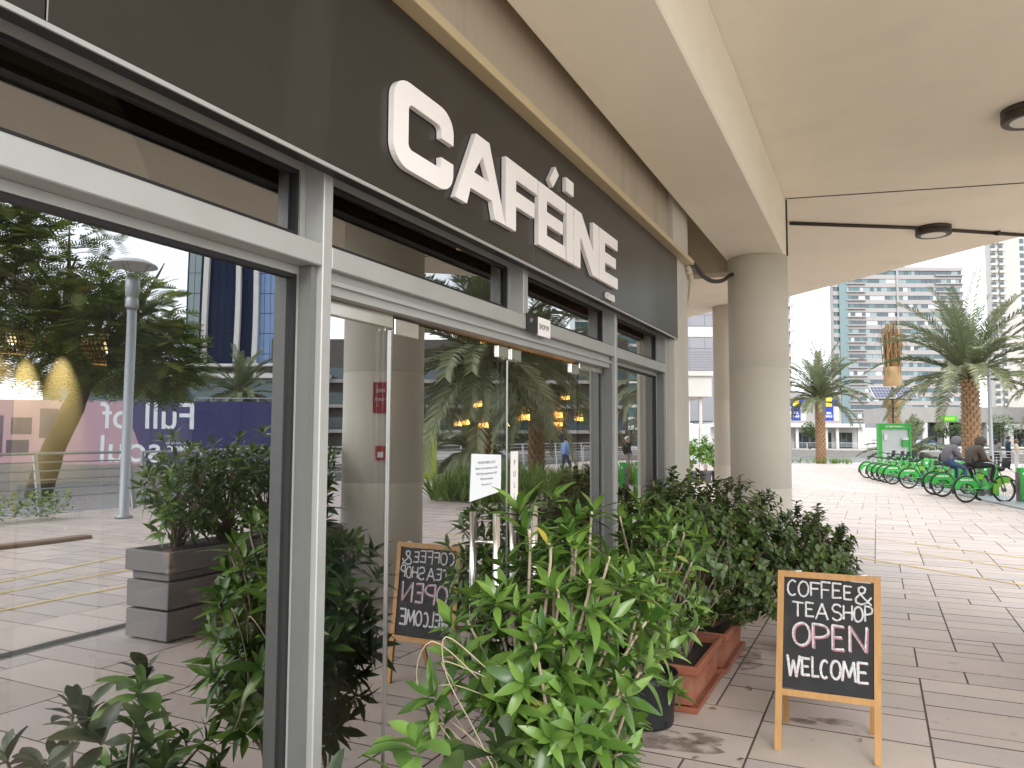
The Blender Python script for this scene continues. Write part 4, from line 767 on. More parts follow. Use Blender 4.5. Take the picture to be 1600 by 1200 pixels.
def palm(label, x, y, h, r, Ln, nf, seed, dark=False, wrap=False, z0=0., dry=0., key='p', tight=1.0, group=None):
    r_ = random.Random(seed); t_ = thing('date_palm', label, 'palm', (x, y, z0), group)
    palm_trunk(x, y, z0, h, r, None).build('trunk', ['palm_trunk_dark' if dark else 'palm_trunk', 'palm_boot' if not dark else 'palm_trunk'], t_)
    bm_ = MB()
    for k_ in range(18):
        a = r_.random()*6.28; e = R(r_.uniform(35, 75)); d = Vector((math.cos(a)*math.cos(e), math.sin(a)*math.cos(e), math.sin(e))); q = Vector((x, y, z0+h-.15)); bm_.bar(q+d*.1, q+d*r_.uniform(.5, .8), .09, .05)
    bm_.build('leaf_bases', 'palm_boot', t_)
    fs_ = fronds(Ln, 'leaf_palm', key)
    if wrap: return t_, fs_
    for i in range(nf):
        lvl = min(5, int(6*((i+.5)/nf)**.9*tight)); me = fs_[lvl][r_.randint(0, 1)]; a = i*2.399+r_.uniform(-.3, .3)
        s = r_.uniform(.85, 1.12); o = link('frond', me, t_, Matrix.Translation((0, 0, h-.05)) @ Matrix.Rotation(a, 4, 'Z') @ Matrix.Rotation(R(r_.uniform(-12, 12)), 4, 'X') @ Matrix.Scale(s, 4))
    return t_
palm('brown scaly date palm at the water edge, grass at its foot', -1.93, 56.6, 4.3, .30, 3.7, 54, 61, tight=.74, key='p1')
palm('large date palm with thick orange brown trunk rising behind the seated cyclists', 5.35, 39.5, 4.35, .34, 4.2, 58, 62, tight=.72, key='p6')
palm('date palm at the right of the lamp post, only its outer fronds showing', 10.3, 45.0, 4.6, .33, 3.3, 44, 63, key='p2')
palm('bushy palm behind the green kiosk and the solar panels', 3.6, 66, .3, .3, 3.4, 40, 64, tight=.85, key='p2', z0=-.3)
palm('dark trunked date palm growing in the strap leaf bed', 8.25, 18.7, 3.9, .26, 3.5, 70, 65, dark=True, key='p5')
palm('red brown trunked date palm beyond the strap leaf bed', 9.65, 25.7, 3.7, .26, 3.2, 60, 66, key='p5')
palm('grey short palm beside the railing beyond the dark trunked palm', 15.0, 31.0, 1.1, .25, 2.2, 40, 67, dark=True, key='p4')
palm('tall palm behind the purple hoarding, before the blue tower', 35.8, 37.5, 4.2, .35, 3.6, 46, 68, key='p2', z0=.15)
# wrapped palm: bound crown
t_ = thing('wrapped_palm', 'transplanted palm with its crown bound in brown sacking', 'palm', (2.5, 51.3, 0)); palm_trunk(2.5, 51.3, 0, 3.6, .33, None).build('trunk', ['palm_trunk', 'palm_boot'], t_)
MB().lathe([(.40, 3.5), (.54, 3.8), (.57, 4.4), (.52, 5.1), (.45, 5.7), (.42, 6.0)], 14, c=(2.5, 51.3, 0)).build('sacking', 'sacking', t_)
q = MB(); r_ = random.Random(5)
for i in range(120):
    a = r_.random()*6.28; rr = r_.uniform(.1, .48); a2 = a+r_.uniform(-.6, .6); z1_ = r_.uniform(7.2, 8.7); r1 = rr*r_.uniform(.7, 1.5); q.bar((2.5+rr*math.cos(a), 51.3+rr*math.sin(a), 5.2), (2.5+r1*math.cos(a2), 51.3+r1*math.sin(a2), z1_), .05, .012)
    if i % 2 == 0: q.bar((2.5+r1*math.cos(a2), 51.3+r1*math.sin(a2), z1_), (2.5+(r1+.5)*math.cos(a2), 51.3+(r1+.5)*math.sin(a2), z1_-r_.uniform(.1, .9)), .03, .01)
q.build('bound_fronds', 'leaf_dry', t_)
def strap_bed(label, cx, cy_, sx, sy, n_, seed, rot=0., nobj=300, sc_=(.7, 1.15), dry=.1, ref=None):
    r_ = random.Random(seed); t_ = thing('strap_leaf_plants', label, 'plants', (cx, cy_, 0)); Ms = []; ca, sa = math.cos(rot), math.sin(rot)
    for i in range(n_):
        u, v = r_.uniform(-sx, sx), r_.uniform(-sy, sy); b = Vector((cx+u*ca-v*sa, cy_+u*sa+v*ca, .02))
        for k_ in range(11):
            a = r_.random()*6.28; e = R(r_.uniform(42, 86)); d = Vector((math.cos(a)*math.cos(e), math.sin(a)*math.cos(e), math.sin(e))); Ms.append((mtx(b+Vector((d.x, d.y, 0))*.05, d, Vector((-d.x*d.z, -d.y*d.z, 1-d.z*d.z)), r_.uniform(*sc_)), r_.randint(0, 9)))
    place_leaves(t_, LS_strap, Ms, nobj, ref); return t_
strap_bed('clump of green strap leaf plants round the dark trunked palm', 8.1, 18.7, 1.3, 1.2, 110, 71, ref=MIR)
strap_bed('bed of green strap leaf plants beside the red brown palm', 9.2, 23.2, 2.0, 1.8, 130, 72, ref=MIR)
strap_bed('pale green strap leaf plants behind the bicycle docks', 7.0, 27.6, 1.0, 3.2, 90, 73, rot=R(11))
strap_bed('small ring of grassy leaves at the foot of the water edge palm', -1.9, 56.4, 1.9, .6, 40, 74, nobj=60, sc_=(.4, .65))
# feathery tree
mat('tree_bark', (.10, .075, .055), .95, var=.3, scale=5, bump=.5, bscale=20)
tr = thing('feathery_tree', 'big leaning tree with feathery leaves behind the railing', 'tree', (20.2, 14.2, 0)); r_ = random.Random(9); q = MB()
T0 = [Vector(p) for p in ((20.2, 14.2, -.1), (19.8, 14.3, 1.2), (19.1, 14.5, 2.7), (18.8, 14.6, 3.6))]; q.tube(smooth_path(T0), [.34]*6+[.30]*6+[.26]*7, 12)
limbs = []
for i in range(16):
    e, v = ellip(r_, (19.4, 14.1, 6.3), (3.6, 3.6, 3.0), .3); P = [T0[2].lerp(T0[3], r_.random()), T0[3].lerp(e, .45)+Vector((r_.uniform(-.4, .4), r_.uniform(-.4, .4), .5)), e]; sp = smooth_path(P, 5); q.tube(sp, [.13-.115*j/(len(sp)-1) for j in range(len(sp))], 6); limbs.append(sp)
q.build('trunk', 'tree_bark', tr)
cr = MB(); lobes = [(20.5, 13.5, 6.8, 2.9, 2.3), (18.1, 14.9, 4.8, 2.0, 1.7), (21.4, 13.0, 5.6, 2.6, 2.2), (17.2, 15.4, 3.9, 1.5, 1.1), (19.2, 14.6, 4.6, 2.6, 1.6), (21.0, 12.5, 8.0, 2.0, 1.6)]
for i in range(4200):
    lb = lobes[r_.randrange(len(lobes))]; p, v = ellip(r_, lb[:3], (lb[3], lb[3], lb[4]), .45); a = r_.random()*6.28; d = (v*.8+Vector((math.cos(a), math.sin(a), r_.uniform(-.6, .4)))).normalized(); nrm = Vector((r_.uniform(-.4, .4), r_.uniform(-.4, .4), 1)); s = d.cross(nrm).normalized(); L_ = r_.uniform(.45, .75); lvv = r_.random()
    for k_ in range(8):
        c = p+d*L_*(k_+.5)/8+Vector((0, 0, -.12*(k_/8)**2)); wl2 = .17*math.sin(math.pi*(k_+1.2)/9.5)+.03
        for sx in (-1, 1):
            tp = c+s*sx*wl2+d*.07; h_ = d*.026; cr.add([c-h_, c+h_, tp+h_*.5, tp-h_*.5], [(0, 1, 2, 3)], 0, False, lvv)
cr.build('crown', 'leaf_feather', tr, 'stuff', lv=True)
# ---------------------------------------------------------------- lamp posts, railings
mat('galv', (.33, .35, .37), .45, .5, var=.06, scale=8); mat('rail_steel', (.45, .47, .48), .35, .8, var=.05)
lp = thing('lamp_post', 'grey lamp post with a flat disc reflector, standing before the railing', 'lamp post', (12.5, 11.0, 0))
MB().lathe([(.17, 0), (.17, .05), (.10, .08), (.095, 4.4)], 20, c=(12.5, 11, 0)).build('pole', 'galv', lp); MB().lathe([(.12, 4.35), (.13, 4.4), (.13, 4.55), (.11, 4.58), (.14, 4.62), (.15, 4.95), (.11, 5.0)], 20, c=(12.5, 11, 0)).build('collar', 'galv', lp)
MB().lathe([(0, 5.36), (.3, 5.34), (.47, 5.27), (.50, 5.25), (.47, 5.30), (.3, 5.38), (0, 5.40)], 32, c=(12.5, 11, 0), cap=False).build('disc', mat('disc_grey', (.5, .5, .5), .6, var=.05), lp)
q = MB()
for k_ in range(3): a = k_*2.09; q.tube([(12.5+.1*math.cos(a), 11+.1*math.sin(a), 4.98), (12.5+.33*math.cos(a), 11+.33*math.sin(a), 5.33)], .012, 6)
q.build('strut', 'galv', lp)
lp = thing('lamp_pole', 'slim grey lamp pole with a capped head behind the seated cyclists', 'lamp post', (5.85, 37.5, 0)); MB().lathe([(.11, 0), (.085, .3), (.07, 4.2), (.07, 4.35)], 16, c=(5.85, 37.5, 0)).build('pole', 'galv', lp); MB().lathe([(.10, 4.35), (.105, 4.4), (.105, 4.62), (.06, 4.66)], 16, c=(5.85, 37.5, 0)).build('head', 'galv', lp)
def railing(label, pts, h=1.3, n_=6, lean=0., step=2.4, r_t=.03):
    t_ = thing('railing', label, 'railing', (pts[0][0], pts[0][1], 0), 'steel railings along the water')
    for a, b in zip(pts, pts[1:]):
        a, b = Vector((a[0], a[1], 0)), Vector((b[0], b[1], 0)); L_ = (b-a).length; d = (b-a)/L_; s = Vector((d.y, -d.x, 0)); k_ = max(1, round(L_/step))
        for i in range(k_+1):
            p = a+d*L_*i/k_; q = MB(); q.bar(p+Vector((0, 0, .002)), p+s*lean+Vector((0, 0, h)), .05, .09, upv=d); q.build('post', 'rail_steel', t_)
    for j in range(n_):
        q = MB(); z = h*(1-j*.14) if n_ > 3 else h*(1-j*.33); pp_ = [Vector((p[0], p[1], z)) for p in pts]
        s0 = (pp_[1]-pp_[0]).normalized(); s0 = Vector((s0.y, -s0.x, 0))*lean*z/h
        q.tube([p+s0 for p in pp_], r_t if j == 0 else r_t*.5, 8); q.build('rail', 'rail_steel', t_)
railing('steel tube railing with raked posts before the water and the leaning tree', [(14.2, -3), (14.2, 12.6)], lean=.28); railing('steel tube railing running on past the strap leaf beds', [(14.25, 12.9), (16.5, 20.4), (16.6, 52)], lean=.1)
railing('steel railing where standing people lean, beyond the bicycle docks', [(5.9, 46.6), (16.4, 49.2)], h=1.05, n_=4)
# low hedge by the railing
hd = MB(); r_ = random.Random(12)
for i in range(2600):
    p = Vector((r_.uniform(13.3, 13.95), r_.uniform(-1, 10.5), r_.uniform(.05, .55))); d = Vector((r_.uniform(-1, 1), r_.uniform(-1, 1), r_.uniform(0, 1))).normalized(); M_ = mtx(p, d, Vector((0, 0, 1)), r_.uniform(1.2, 2.2)); me, vs, fs_ = LS_ficus[i % 4]; hd.add([M_ @ Vector(v) for v in vs], fs_, 0, True, r_.random())
hg = thing('hedge', 'low green hedge growing along the foot of the raked railing', 'hedge', (13.6, 5, 0)); hd.build('foliage', 'leaf_strap', hg, 'stuff', lv=True)
# ---------------------------------------------------------------- hire bicycles and docks
mat('bike_green', (.04, .34, .06), .35, var=.05, scale=8, coat=.4); mat('bike_lime', (.16, .38, .03), .4, var=.05); mat('tyre', (.015, .015, .016), .8, var=.1); mat('bike_black', (.02, .02, .022), .5, var=.1); mat('bike_grey', (.13, .13, .135), .5, var=.1)
mat('dock_green', (.03, .39, .05), .38, var=.06, scale=3, dirt=((.2, .5, .2), 6, .25)); mat('dock_grey', (.17, .165, .16), .6, var=.1); mat('base_plate', (.30, .33, .34), .5, .3, var=.1, scale=4, dirt=((.18, .18, .17), 5, .5))
def make_bike():
    root = thing('hire_bicycle', 'x', 'bicycle'); WB, r0 = 1.10, .335
    def ringw(cx, name):
        w_ = MB(); w_.lathe([(r0-.045, -.008), (r0-.03, -.022), (r0, -.012), (r0+.004, 0), (r0, .012), (r0-.03, .022), (r0-.045, .008), (r0-.045, -.008)], 36, c=(cx, 0, r0), ax='y', cap=False); o = w_.build(name, 'tyre', root)
        q = MB(); q.lathe([(r0-.062, -.012), (r0-.043, -.014), (r0-.043, .014), (r0-.062, .012), (r0-.062, -.012)], 36, c=(cx, 0, r0), ax='y', cap=False); q.build('rim', 'steel', o)
        q = MB()
        for k_ in range(14): a = k_*2*math.pi/14; q.bar((cx+.03*math.cos(a+.4), .012*(-1)**k_, r0+.03*math.sin(a+.4)), (cx+(r0-.055)*math.cos(a), 0, r0+(r0-.055)*math.sin(a)), .004, .004)
        q.lathe([(.04, -.05), (.05, -.04), (.05, .04), (.04, .05)], 14, c=(cx, 0, r0), ax='y'); q.build('hub_and_spokes', 'bike_grey', o); return o
    ringw(0, 'rear_wheel'); ringw(WB, 'front_wheel')
    # skirt guard over rear wheel (green) with black mudguard edge
    def sector(cx, a0, a1, ra, rb, y, th, m, name, n_=18):
        q = MB(); ps = [(cx+rb*math.cos(R(a0+(a1-a0)*i/n_)), r0+rb*math.sin(R(a0+(a1-a0)*i/n_))) for i in range(n_+1)]+[(cx+ra(i/n_)*math.cos(R(a1+(a0-a1)*i/n_)), r0+ra(i/n_)*math.sin(R(a1+(a0-a1)*i/n_))) for i in range(n_+1)]
        k_ = n_+1; vs = [(x, y-th/2, z) for x, z in ps]+[(x, y+th/2, z) for x, z in ps]; N_ = len(ps)
        fs_ = [(i, i+1, N_-2-i, N_-1-i) for i in range(n_)]+[(N_+i, N_+N_-1-i, N_+N_-2-i, N_+i+1) for i in range(n_)]+[(i, N_+i, N_+(i+1) % N_, (i+1) % N_) for i in range(N_)]
        q.add(vs, fs_); return q.build(name, m, root)
    for y in (-.045, .045):
        g = sector(0, 8, 172, lambda t: .17+.10*abs(t-.5), .352, y, .006, 'bike_green', 'skirt_guard'); q = MB(); s = 1 if y > 0 else -1
        put_text(q, 'CAREEM BIKE', .062, (.0, y+s*.005, .585), (-s, 0, 0), (0, 0, 1), align='CENTER', bold=.001); q.build('lettering', 'white_acrylic', g)
        sector(WB, 60, 195, lambda t: .16+.08*abs(t-.5), .352, y*.8, .006, 'bike_lime', 'front_guard')
    q = MB(); q.tube([(.37*math.cos(R(a)), 0, r0+.37*math.sin(R(a))) for a in range(-5, 196, 10)], .026, 8, sq=(Vector((0, 0, 1)), 1)); q.build('mudguard', 'bike_black', root); q = MB(); q.tube([(WB+.37*math.cos(R(a)), 0, r0+.37*math.sin(R(a))) for a in range(40, 205, 10)], .026, 8); q.build('mudguard', 'bike_black', root)
    q = MB(); q.tube(smooth_path([Vector(p) for p in ((.44, 0, .36), (.56, 0, .34), (.72, 0, .48), (.88, 0, .80), (.94, 0, .93))]), .058, 10); q.tube([(.44, 0, .34), (.27, 0, .74)], .042, 10)
    for y in (-.07, .07): q.tube([(0, y, r0), (.2, y, .37), (.46, y*.6, .37)], .022, 8); q.tube([(0, y, r0-.02), (.45, y*.6, .27)], .016, 8)
    q.build('frame', 'bike_green', root)
    q = MB(); q.sphere((.46, 0, .30), .13, 14, 8, sc_=(1.25, .62, .8)); q.build('chain_case', 'bike_grey', root)
    q = MB()
    for s in (-1, 1): q.bar((.46, s*.09, .30), (.46+s*.14, s*.10, .30-s*.06), .02, .025); q.box((.46+s*.14-.05, s*.10-.01 if s > 0 else s*.10-.09, .30-s*.06-.012), (.46+s*.14+.05, s*.10+.09 if s > 0 else s*.10+.01, .30-s*.06+.012))
    q.build('crank', 'bike_black', root)
    q = MB(); q.tube([(.27, 0, .72), (.21, 0, .93)], .016, 10); q.build('seat_post', 'steel', root)
    q = MB(); q.add([(.06, -.11, .95), (.06, .11, .95), (.20, .09, .96), (.34, .03, .95), (.34, -.03, .95), (.20, -.09, .96), (.07, -.08, .90), (.07, .08, .90), (.32, .02, .91), (.32, -.02, .91)], [(0, 1, 2, 5), (5, 2, 3, 4), (6, 9, 8, 7), (0, 5, 4, 9, 6), (1, 7, 8, 3, 2), (0, 6, 7, 1), (3, 8, 9, 4)], 0, True); q.build('saddle', 'bike_black', root)
    q = MB()
    for y in (-.06, .06): q.tube([(WB, y, r0), (.98, y, .76), (.95, y*.3, .86)], .018, 8)
    q.tube([(.955, 0, .85), (.92, 0, 1.02)], .022, 8); q.build('fork', 'bike_green', root)
    q = MB(); q.tube(smooth_path([Vector(p) for p in ((.80, -.30, 1.08), (.88, -.20, 1.09), (.94, -.05, 1.03), (.94, .05, 1.03), (.88, .20, 1.09), (.80, .30, 1.08))]), .014, 8)
    for s in (-1, 1): q.tube([(.70, s*.33, 1.075), (.82, s*.29, 1.082)], .018, 8)
    q.build('handlebar', 'bike_black', root)
    q = MB(); q.sphere((1.0, 0, .90), .10, 12, 8, sc_=(1.25, 1.3, .75)); q.bar((1.02, 0, .92), (1.17, 0, .94), .26, .02)
    for y in (-.12, -.04, .04, .12): q.tube([(1.14, y, .94), (1.19, y, 1.16)], .008, 6)
    q.bar((1.155, 0, .95), (1.20, 0, 1.19), .26, .012, upv=(1, 0, 0)); q.build('front_carrier', 'bike_black', root); return root
bike = make_bike(); rowd = Vector((-.196, .981, 0)); b0 = Vector((3.62, 24.13, 0)); bdir = Vector((.87, .493, 0)).normalized(); bang = math.atan2(bdir.y, bdir.x)
BL = ['green hire bicycle under the brown hooded man', 'green hire bicycle beneath the blue grey hooded man', 'green hire bicycle docked next to the blue grey hooded man', 'green hire bicycle docked alone in the gap of the row', 'green hire bicycle fifth from the kiosk end of the row', 'green hire bicycle fourth from the kiosk end of the row', 'green hire bicycle third from the kiosk end of the row', 'green hire bicycle second from the kiosk end of the row', 'green hire bicycle at the kiosk end of the row']
SS = (-.26, 1.85, 2.7, 5.66, 8.06, 9.11, 10.13, 11.13, 12.63)
for i, s in enumerate(SS):
    o = bike if i == 0 else copy_tree(bike); p = b0+rowd*s; o.location = (p.x, p.y, .003); o.rotation_euler = (0, 0, bang+R(random.uniform(-3, 3))); tag(o, BL[i], 'bicycle', 'hire bicycles in the dock row')
ds = sorted(list(SS)+[-1.25, -2.2, -3.15, 3.7, 4.68, 6.6, 7.35, 13.6]); dq0 = thing('bicycle_dock', 'x', 'dock', (0, 0, 0))
q = MB(); q.box((-.11, -.085, .03), (.11, .085, .93), bev=.02); q.build('post', 'dock_green', dq0); q = MB(); q.box((-.13, -.08, .03), (-.1105, .08, .80)); q.build('side_plate', 'dock_grey', dq0)
q = MB(); q.box((-.20, -.03, .52), (-.1305, .03, .60)); q.build('latch', 'dock_grey', dq0); q = MB(); q.add([(-.05, -.0855, .14), (.02, -.0855, .19), (.045, -.0855, .20), (-.02, -.0855, .13)], [(0, 1, 2, 3)]); q.add([(-.03, -.0855, .74), (.035, -.0855, .74), (.035, -.0855, .80), (-.03, -.0855, .80)], [(0, 1, 2, 3)]); q.build('decal', 'paper', dq0)
for i, s in enumerate(ds):
    o = dq0 if i == 0 else copy_tree(dq0); p = b0+rowd*s+bdir*1.60; o.location = (p.x, p.y, .01); o.rotation_euler = (0, 0, bang)
    tag(o, 'green bicycle dock post with grey plate, holding a bicycle' if s in SS else 'green bicycle dock post with grey plate, standing empty', 'dock', 'dock posts with bicycles' if s in SS else 'empty dock posts')
q = MB(); a, b = b0+rowd*-4.2, b0+rowd*14.6; s0, s1 = bdir*.72, bdir*2.0
vs = [a+s0, b+s0, b+s1, a+s1]; q.prism([(v.x, v.y) for v in vs], .002, .035); tag(q.build('dock_base', 'base_plate'), 'long grey steel base plate under the bicycle docks', 'base plate')
# ---------------------------------------------------------------- kiosk with solar panels
mat('kiosk_panel', (.52, .58, .58), .4, var=.06, scale=2); mat('solar_blue', (.07, .075, .16), .35, var=.1, scale=3)
ks = thing('kiosk', 'green framed hire kiosk with a pale panel, beside the bicycle row', 'kiosk', (2.3, 43.6, 0)); kx = Vector((.905, .425, 0)); kn = Vector((.425, -.905, 0)); kc = Vector((2.33, 43.55, 0))
def kb_(name, u0, u1, z0, z1, d0, d1, m, par=ks):
    q = MB(); q.box((u0, d0, z0), (u1, d1, z1), bev=.01); q.v = [tuple(kc+kx*v[0]-kn*v[1]+Vector((0, 0, v[2]))) for v in q.v]; return q.build(name, m, par)
kb_('frame', -.81, -.66, 0, 2.47, -.15, .15, 'dock_green'); kb_('frame', .70, .81, 0, 2.47, -.15, .15, 'dock_green'); hd_ = kb_('header', -.6595, .6995, 2.18, 2.47, -.15, .15, 'dock_green'); kb_('panel', -.6595, .6995, .25, 2.1795, -.08, .12, 'kiosk_panel'); kb_('plinth', -.6595, .6995, 0, .2495, -.14, .14, 'dock_green')
kb_('dispenser', -.55, -.40, 1.62, 1.95, -.16, -.081, 'white_plastic'); kb_('terminal', .34, .66, 1.30, 1.62, -.2, -.081, 'dock_green'); kb_('screen', .35, .65, 1.64, 1.76, -.2, -.081, 'white_plastic')
q = MB(); put_text(q, 'JLT EMBANKMENT 1', .105, kc+kn*.152+Vector((0, 0, 2.28)), kx, (0, 0, 1), align='CENTER', bold=.002); q.build('lettering', 'white_acrylic', hd_)
sp = thing('solar_panels', 'pair of tilted solar panels on a black pole above the kiosk', 'solar panel', (2.3, 43.8, 0)); pc = kc+Vector((0, .3, 0)); MB().tube([pc, pc+Vector((0, 0, 4.35))], .05, 10).bar(pc-kx*1.0+Vector((0, 0, 3.72)), pc+kx*1.0+Vector((0, 0, 3.72)), .05, .05).build('pole', 'bike_black', sp)
for s in (-1, 1):
    c = pc+kx*s*.57+kn*.1+Vector((0, 0, 4.05)); tv = (Vector((0, 0, 1))*.62-kn*.62).normalized(); q = MB(); q.bar(c-tv*.44, c+tv*.44, 1.06, .04, upv=kn); f = q.build('panel', 'white_plastic', sp)
    q = MB(); nrm = kx.cross(tv).normalized(); nrm = nrm if nrm.dot(kn) > 0 else -nrm
    for a in range(6):
        for b in range(4):
            cc = c+kx*(-.425+a*.17)+tv*(-.315+b*.21)+nrm*.0215; h1, h2 = kx*.079, tv*.098; q.add([cc-h1-h2, cc+h1-h2, cc+h1+h2, cc-h1+h2], [(0, 1, 2, 3)])
    q.build('cells', 'solar_blue', f, 'stuff')
# ---------------------------------------------------------------- people
mat('skin', (.42, .25, .17), .55, var=.05); mat('hoodie_brown', (.075, .06, .05), .9, var=.15, scale=12, bump=.2); mat('hoodie_grey', (.13, .125, .145), .9, var=.15, scale=12, bump=.2); mat('jeans', (.045, .085, .16), .85, var=.2, scale=10); mat('black_cloth', (.012, .012, .013), .85, var=.2); mat('navy_cloth', (.025, .05, .10), .8, var=.1)
mat('cream_cloth', (.62, .52, .40), .85, var=.08); mat('hair_dark', (.025, .017, .012), .6, var=.2, scale=30); mat('hair_brown', (.16, .09, .05), .6, var=.2, scale=30); mat('blue_shirt', (.16, .27, .48), .8, var=.1); mat('grey_cloth', (.2, .2, .21), .85, var=.1); mat('shoe', (.02, .02, .02), .6, var=.1)
def person(label, J, mats_, loc, rz, hood=None, hair=None, cap=None, phone=False, group=None):
    """J: joint name -> (x,y,z); skeleton grown with a Skin modifier into one body mesh"""
    B = [('pelvis', 'waist'), ('waist', 'chest'), ('chest', 'neck'), ('neck', 'skull'), ('skull', 'crown')]
    for s in 'lr': B += [('chest', 'sh'+s), ('sh'+s, 'el'+s), ('el'+s, 'wr'+s), ('wr'+s, 'ha'+s), ('pelvis', 'hip'+s), ('hip'+s, 'kn'+s), ('kn'+s, 'an'+s), ('an'+s, 'to'+s)]
    rad = dict(pelvis=.145, waist=.135, chest=.165, neck=.062, skull=.092, crown=.075, sh=.075, el=.052, wr=.034, ha=.036, hip=.10, kn=.068, an=.045, to=.038)
    names = list(J); me = bpy.data.meshes.new('body_skeleton'); me.from_pydata([J[n_] for n_ in names], [(names.index(a), names.index(b)) for a, b in B], [])
    o = bpy.data.objects.new('body_skeleton', me); col.objects.link(o); md_ = o.modifiers.new('skin', 'SKIN'); md_.use_smooth_shade = True
    for i, n_ in enumerate(names):
        k_ = n_ if n_ in rad else n_[:-1]; f = mats_.get('fat', 1.) if k_ in ('waist', 'chest', 'pelvis', 'sh', 'el') else 1; me.skin_vertices[0].data[i].radius = (rad[k_]*f, rad[k_]*f); me.skin_vertices[0].data[i].use_root = n_ == 'pelvis'
    o.modifiers.new('sub', 'SUBSURF').levels = 1
    dg = bpy.context.evaluated_depsgraph_get(); e = o.evaluated_get(dg); m2 = bpy.data.meshes.new_from_object(e); bpy.data.objects.remove(o)
    kinds = ['top', 'legs', 'skin', 'shoe']; 
    for k_ in kinds: m2.materials.append(MATS[mats_[k_]])
    def kind(a, b):
        if a in ('skull', 'neck') or b == 'skull' or a.startswith('wr'): return 2
        if a.startswith('an'): return 3
        if a.startswith(('hip', 'kn')) or b.startswith('hip'): return 1
        return 0
    segs = [(Vector(J[a]), Vector(J[b]), kind(a, b)) for a, b in B]
    for p in m2.polygons:
        c = p.center; best = 9
        for a, b, k_ in segs:
            t = max(0, min(1, (c-a).dot(b-a)/max((b-a).length_squared, 1e-9))); d = (c-a-(b-a)*t).length
            if d < best: best = d; p.material_index = k_
        p.use_smooth = True
    root = thing('person', label, 'person', loc, group); root.rotation_euler = (0, 0, rz); link('body', m2, root)
    q = MB()
    for s in 'lr':
        w_, h_ = Vector(J['wr'+s]), Vector(J['ha'+s]); d = (h_-w_).normalized(); sd_ = Vector((0, 0, 1)).cross(d); sd_ = sd_.normalized() if sd_.length > .1 else Vector((1, 0, 0)); n2 = d.cross(sd_)
        for k_ in range(4): b = h_+sd_*(k_-1.5)*.018+d*.02; q.tube([b, b+d*(.035+.005*(k_ in (1, 2)))-n2*.008, b+d*(.055)-n2*.03], .0085, 6)
        b = h_-sd_*.036*(1 if s == 'l' else -1); q.tube([b-d*.02, b+d*.02-n2*.02], .010, 6)
    q.build('hands', mats_['skin'], root) if False else None
    if q.v:
        off_mesh = q.mesh('fingers'); off_mesh.materials.append(MATS[mats_['skin']]); link('fingers', off_mesh, root)
    sk, cr_, ax = Vector(J['skull']), Vector(J['crown']), (Vector(J['crown'])-Vector(J['skull'])).normalized(); fwd = Vector(J.get('face', (1, 0, 0))) if False else Vector(mats_.get('face', (1, 0, -.3))).normalized()
    fm = MB(); c = sk+ax*.02; fm.sphere(c+fwd*.115, .016, 8, 6, sc_=(1.2, .9, 1.3))
    side = ax.cross(fwd).normalized()
    for s in (-1, 1): fm.sphere(c+side*s*.093, .022, 8, 6, sc_=(.8, .5, 1.3))
    f_ = fm.mesh('face'); f_.materials.append(MATS[mats_['skin']]); link('nose_and_ears', f_, root)
    em = MB()
    for s in (-1, 1): em.sphere(c+fwd*.094+side*s*.034+ax*.035, .011, 8, 6)
    em.tube([c+fwd*.094-ax*.045-side*.022, c+fwd*.10-ax*.047, c+fwd*.094-ax*.045+side*.022], .005, 5); f_ = em.mesh('eyes'); f_.materials.append(MATS['hair_dark']); link('eyes_and_mouth', f_, root)
    def shell(name, m, rr, cut, c0, long=0.):
        q = MB(); n_, mm = 16, 10; vs = []; 
        for i in range(mm+1):
            for k_ in range(n_):
                th = math.pi*i/mm; a = 2*math.pi*k_/n_; v = ax*math.cos(th)+(fwd*math.cos(a)+side*math.sin(a))*math.sin(th); vs.append(c0+v*rr*(1+.0*i)-(ax*long*max(0, -math.cos(th))))
        fs_ = []
        for i in range(mm):
            for k_ in range(n_):
                f4 = (i*n_+k_, i*n_+(k_+1) % n_, (i+1)*n_+(k_+1) % n_, (i+1)*n_+k_); cc = sum((vs[j] for j in f4), Vector())/4-c0
                if not cut(cc.dot(fwd)/rr, cc.dot(ax)/rr): fs_.append(f4)
        q.add(vs, fs_, 0, True); m_ = q.mesh(name); m_.materials.append(MATS[m]); h_ = link(name, m_, root); sm_ = h_.modifiers.new('thick', 'SOLIDIFY'); sm_.thickness = .012; return h_
    if hood: shell('hood', hood, .135, lambda f, a: f > .55 and a < .75, sk+ax*.03-fwd*.01, .07)
    if hair: shell('hair', hair[0], .112, lambda f, a: (f > .45 and a < .6) or (a < -.35 and hair[1] == 0), sk+ax*.04-fwd*.012, hair[1])
    if cap: shell('cap', cap, .115, lambda f, a: a < .25, sk+ax*.045)
    if phone:
        h_ = (Vector(J['hal'])+Vector(J['har']))/2+Vector((.05, 0, .03)); ph = MB(); M_ = root.matrix_basis; Rz = Matrix.Rotation(rz, 4, 'Z'); w0 = Vector(loc)+Rz @ h_
        ph.bar(w0-Vector((0, 0, .07))+Rz @ Vector((-.02, 0, 0)), w0+Vector((0, 0, .07)), .072, .009, upv=Rz @ Vector((-1, 0, .3))); t2 = thing('phone', label.split(' hooded')[0]+' hooded man holding this dark phone' if False else 'dark phone held by the '+phone, 'phone', w0-Vector((0, 0, .07))); ph.build('body', 'bike_black', t2)
    return root
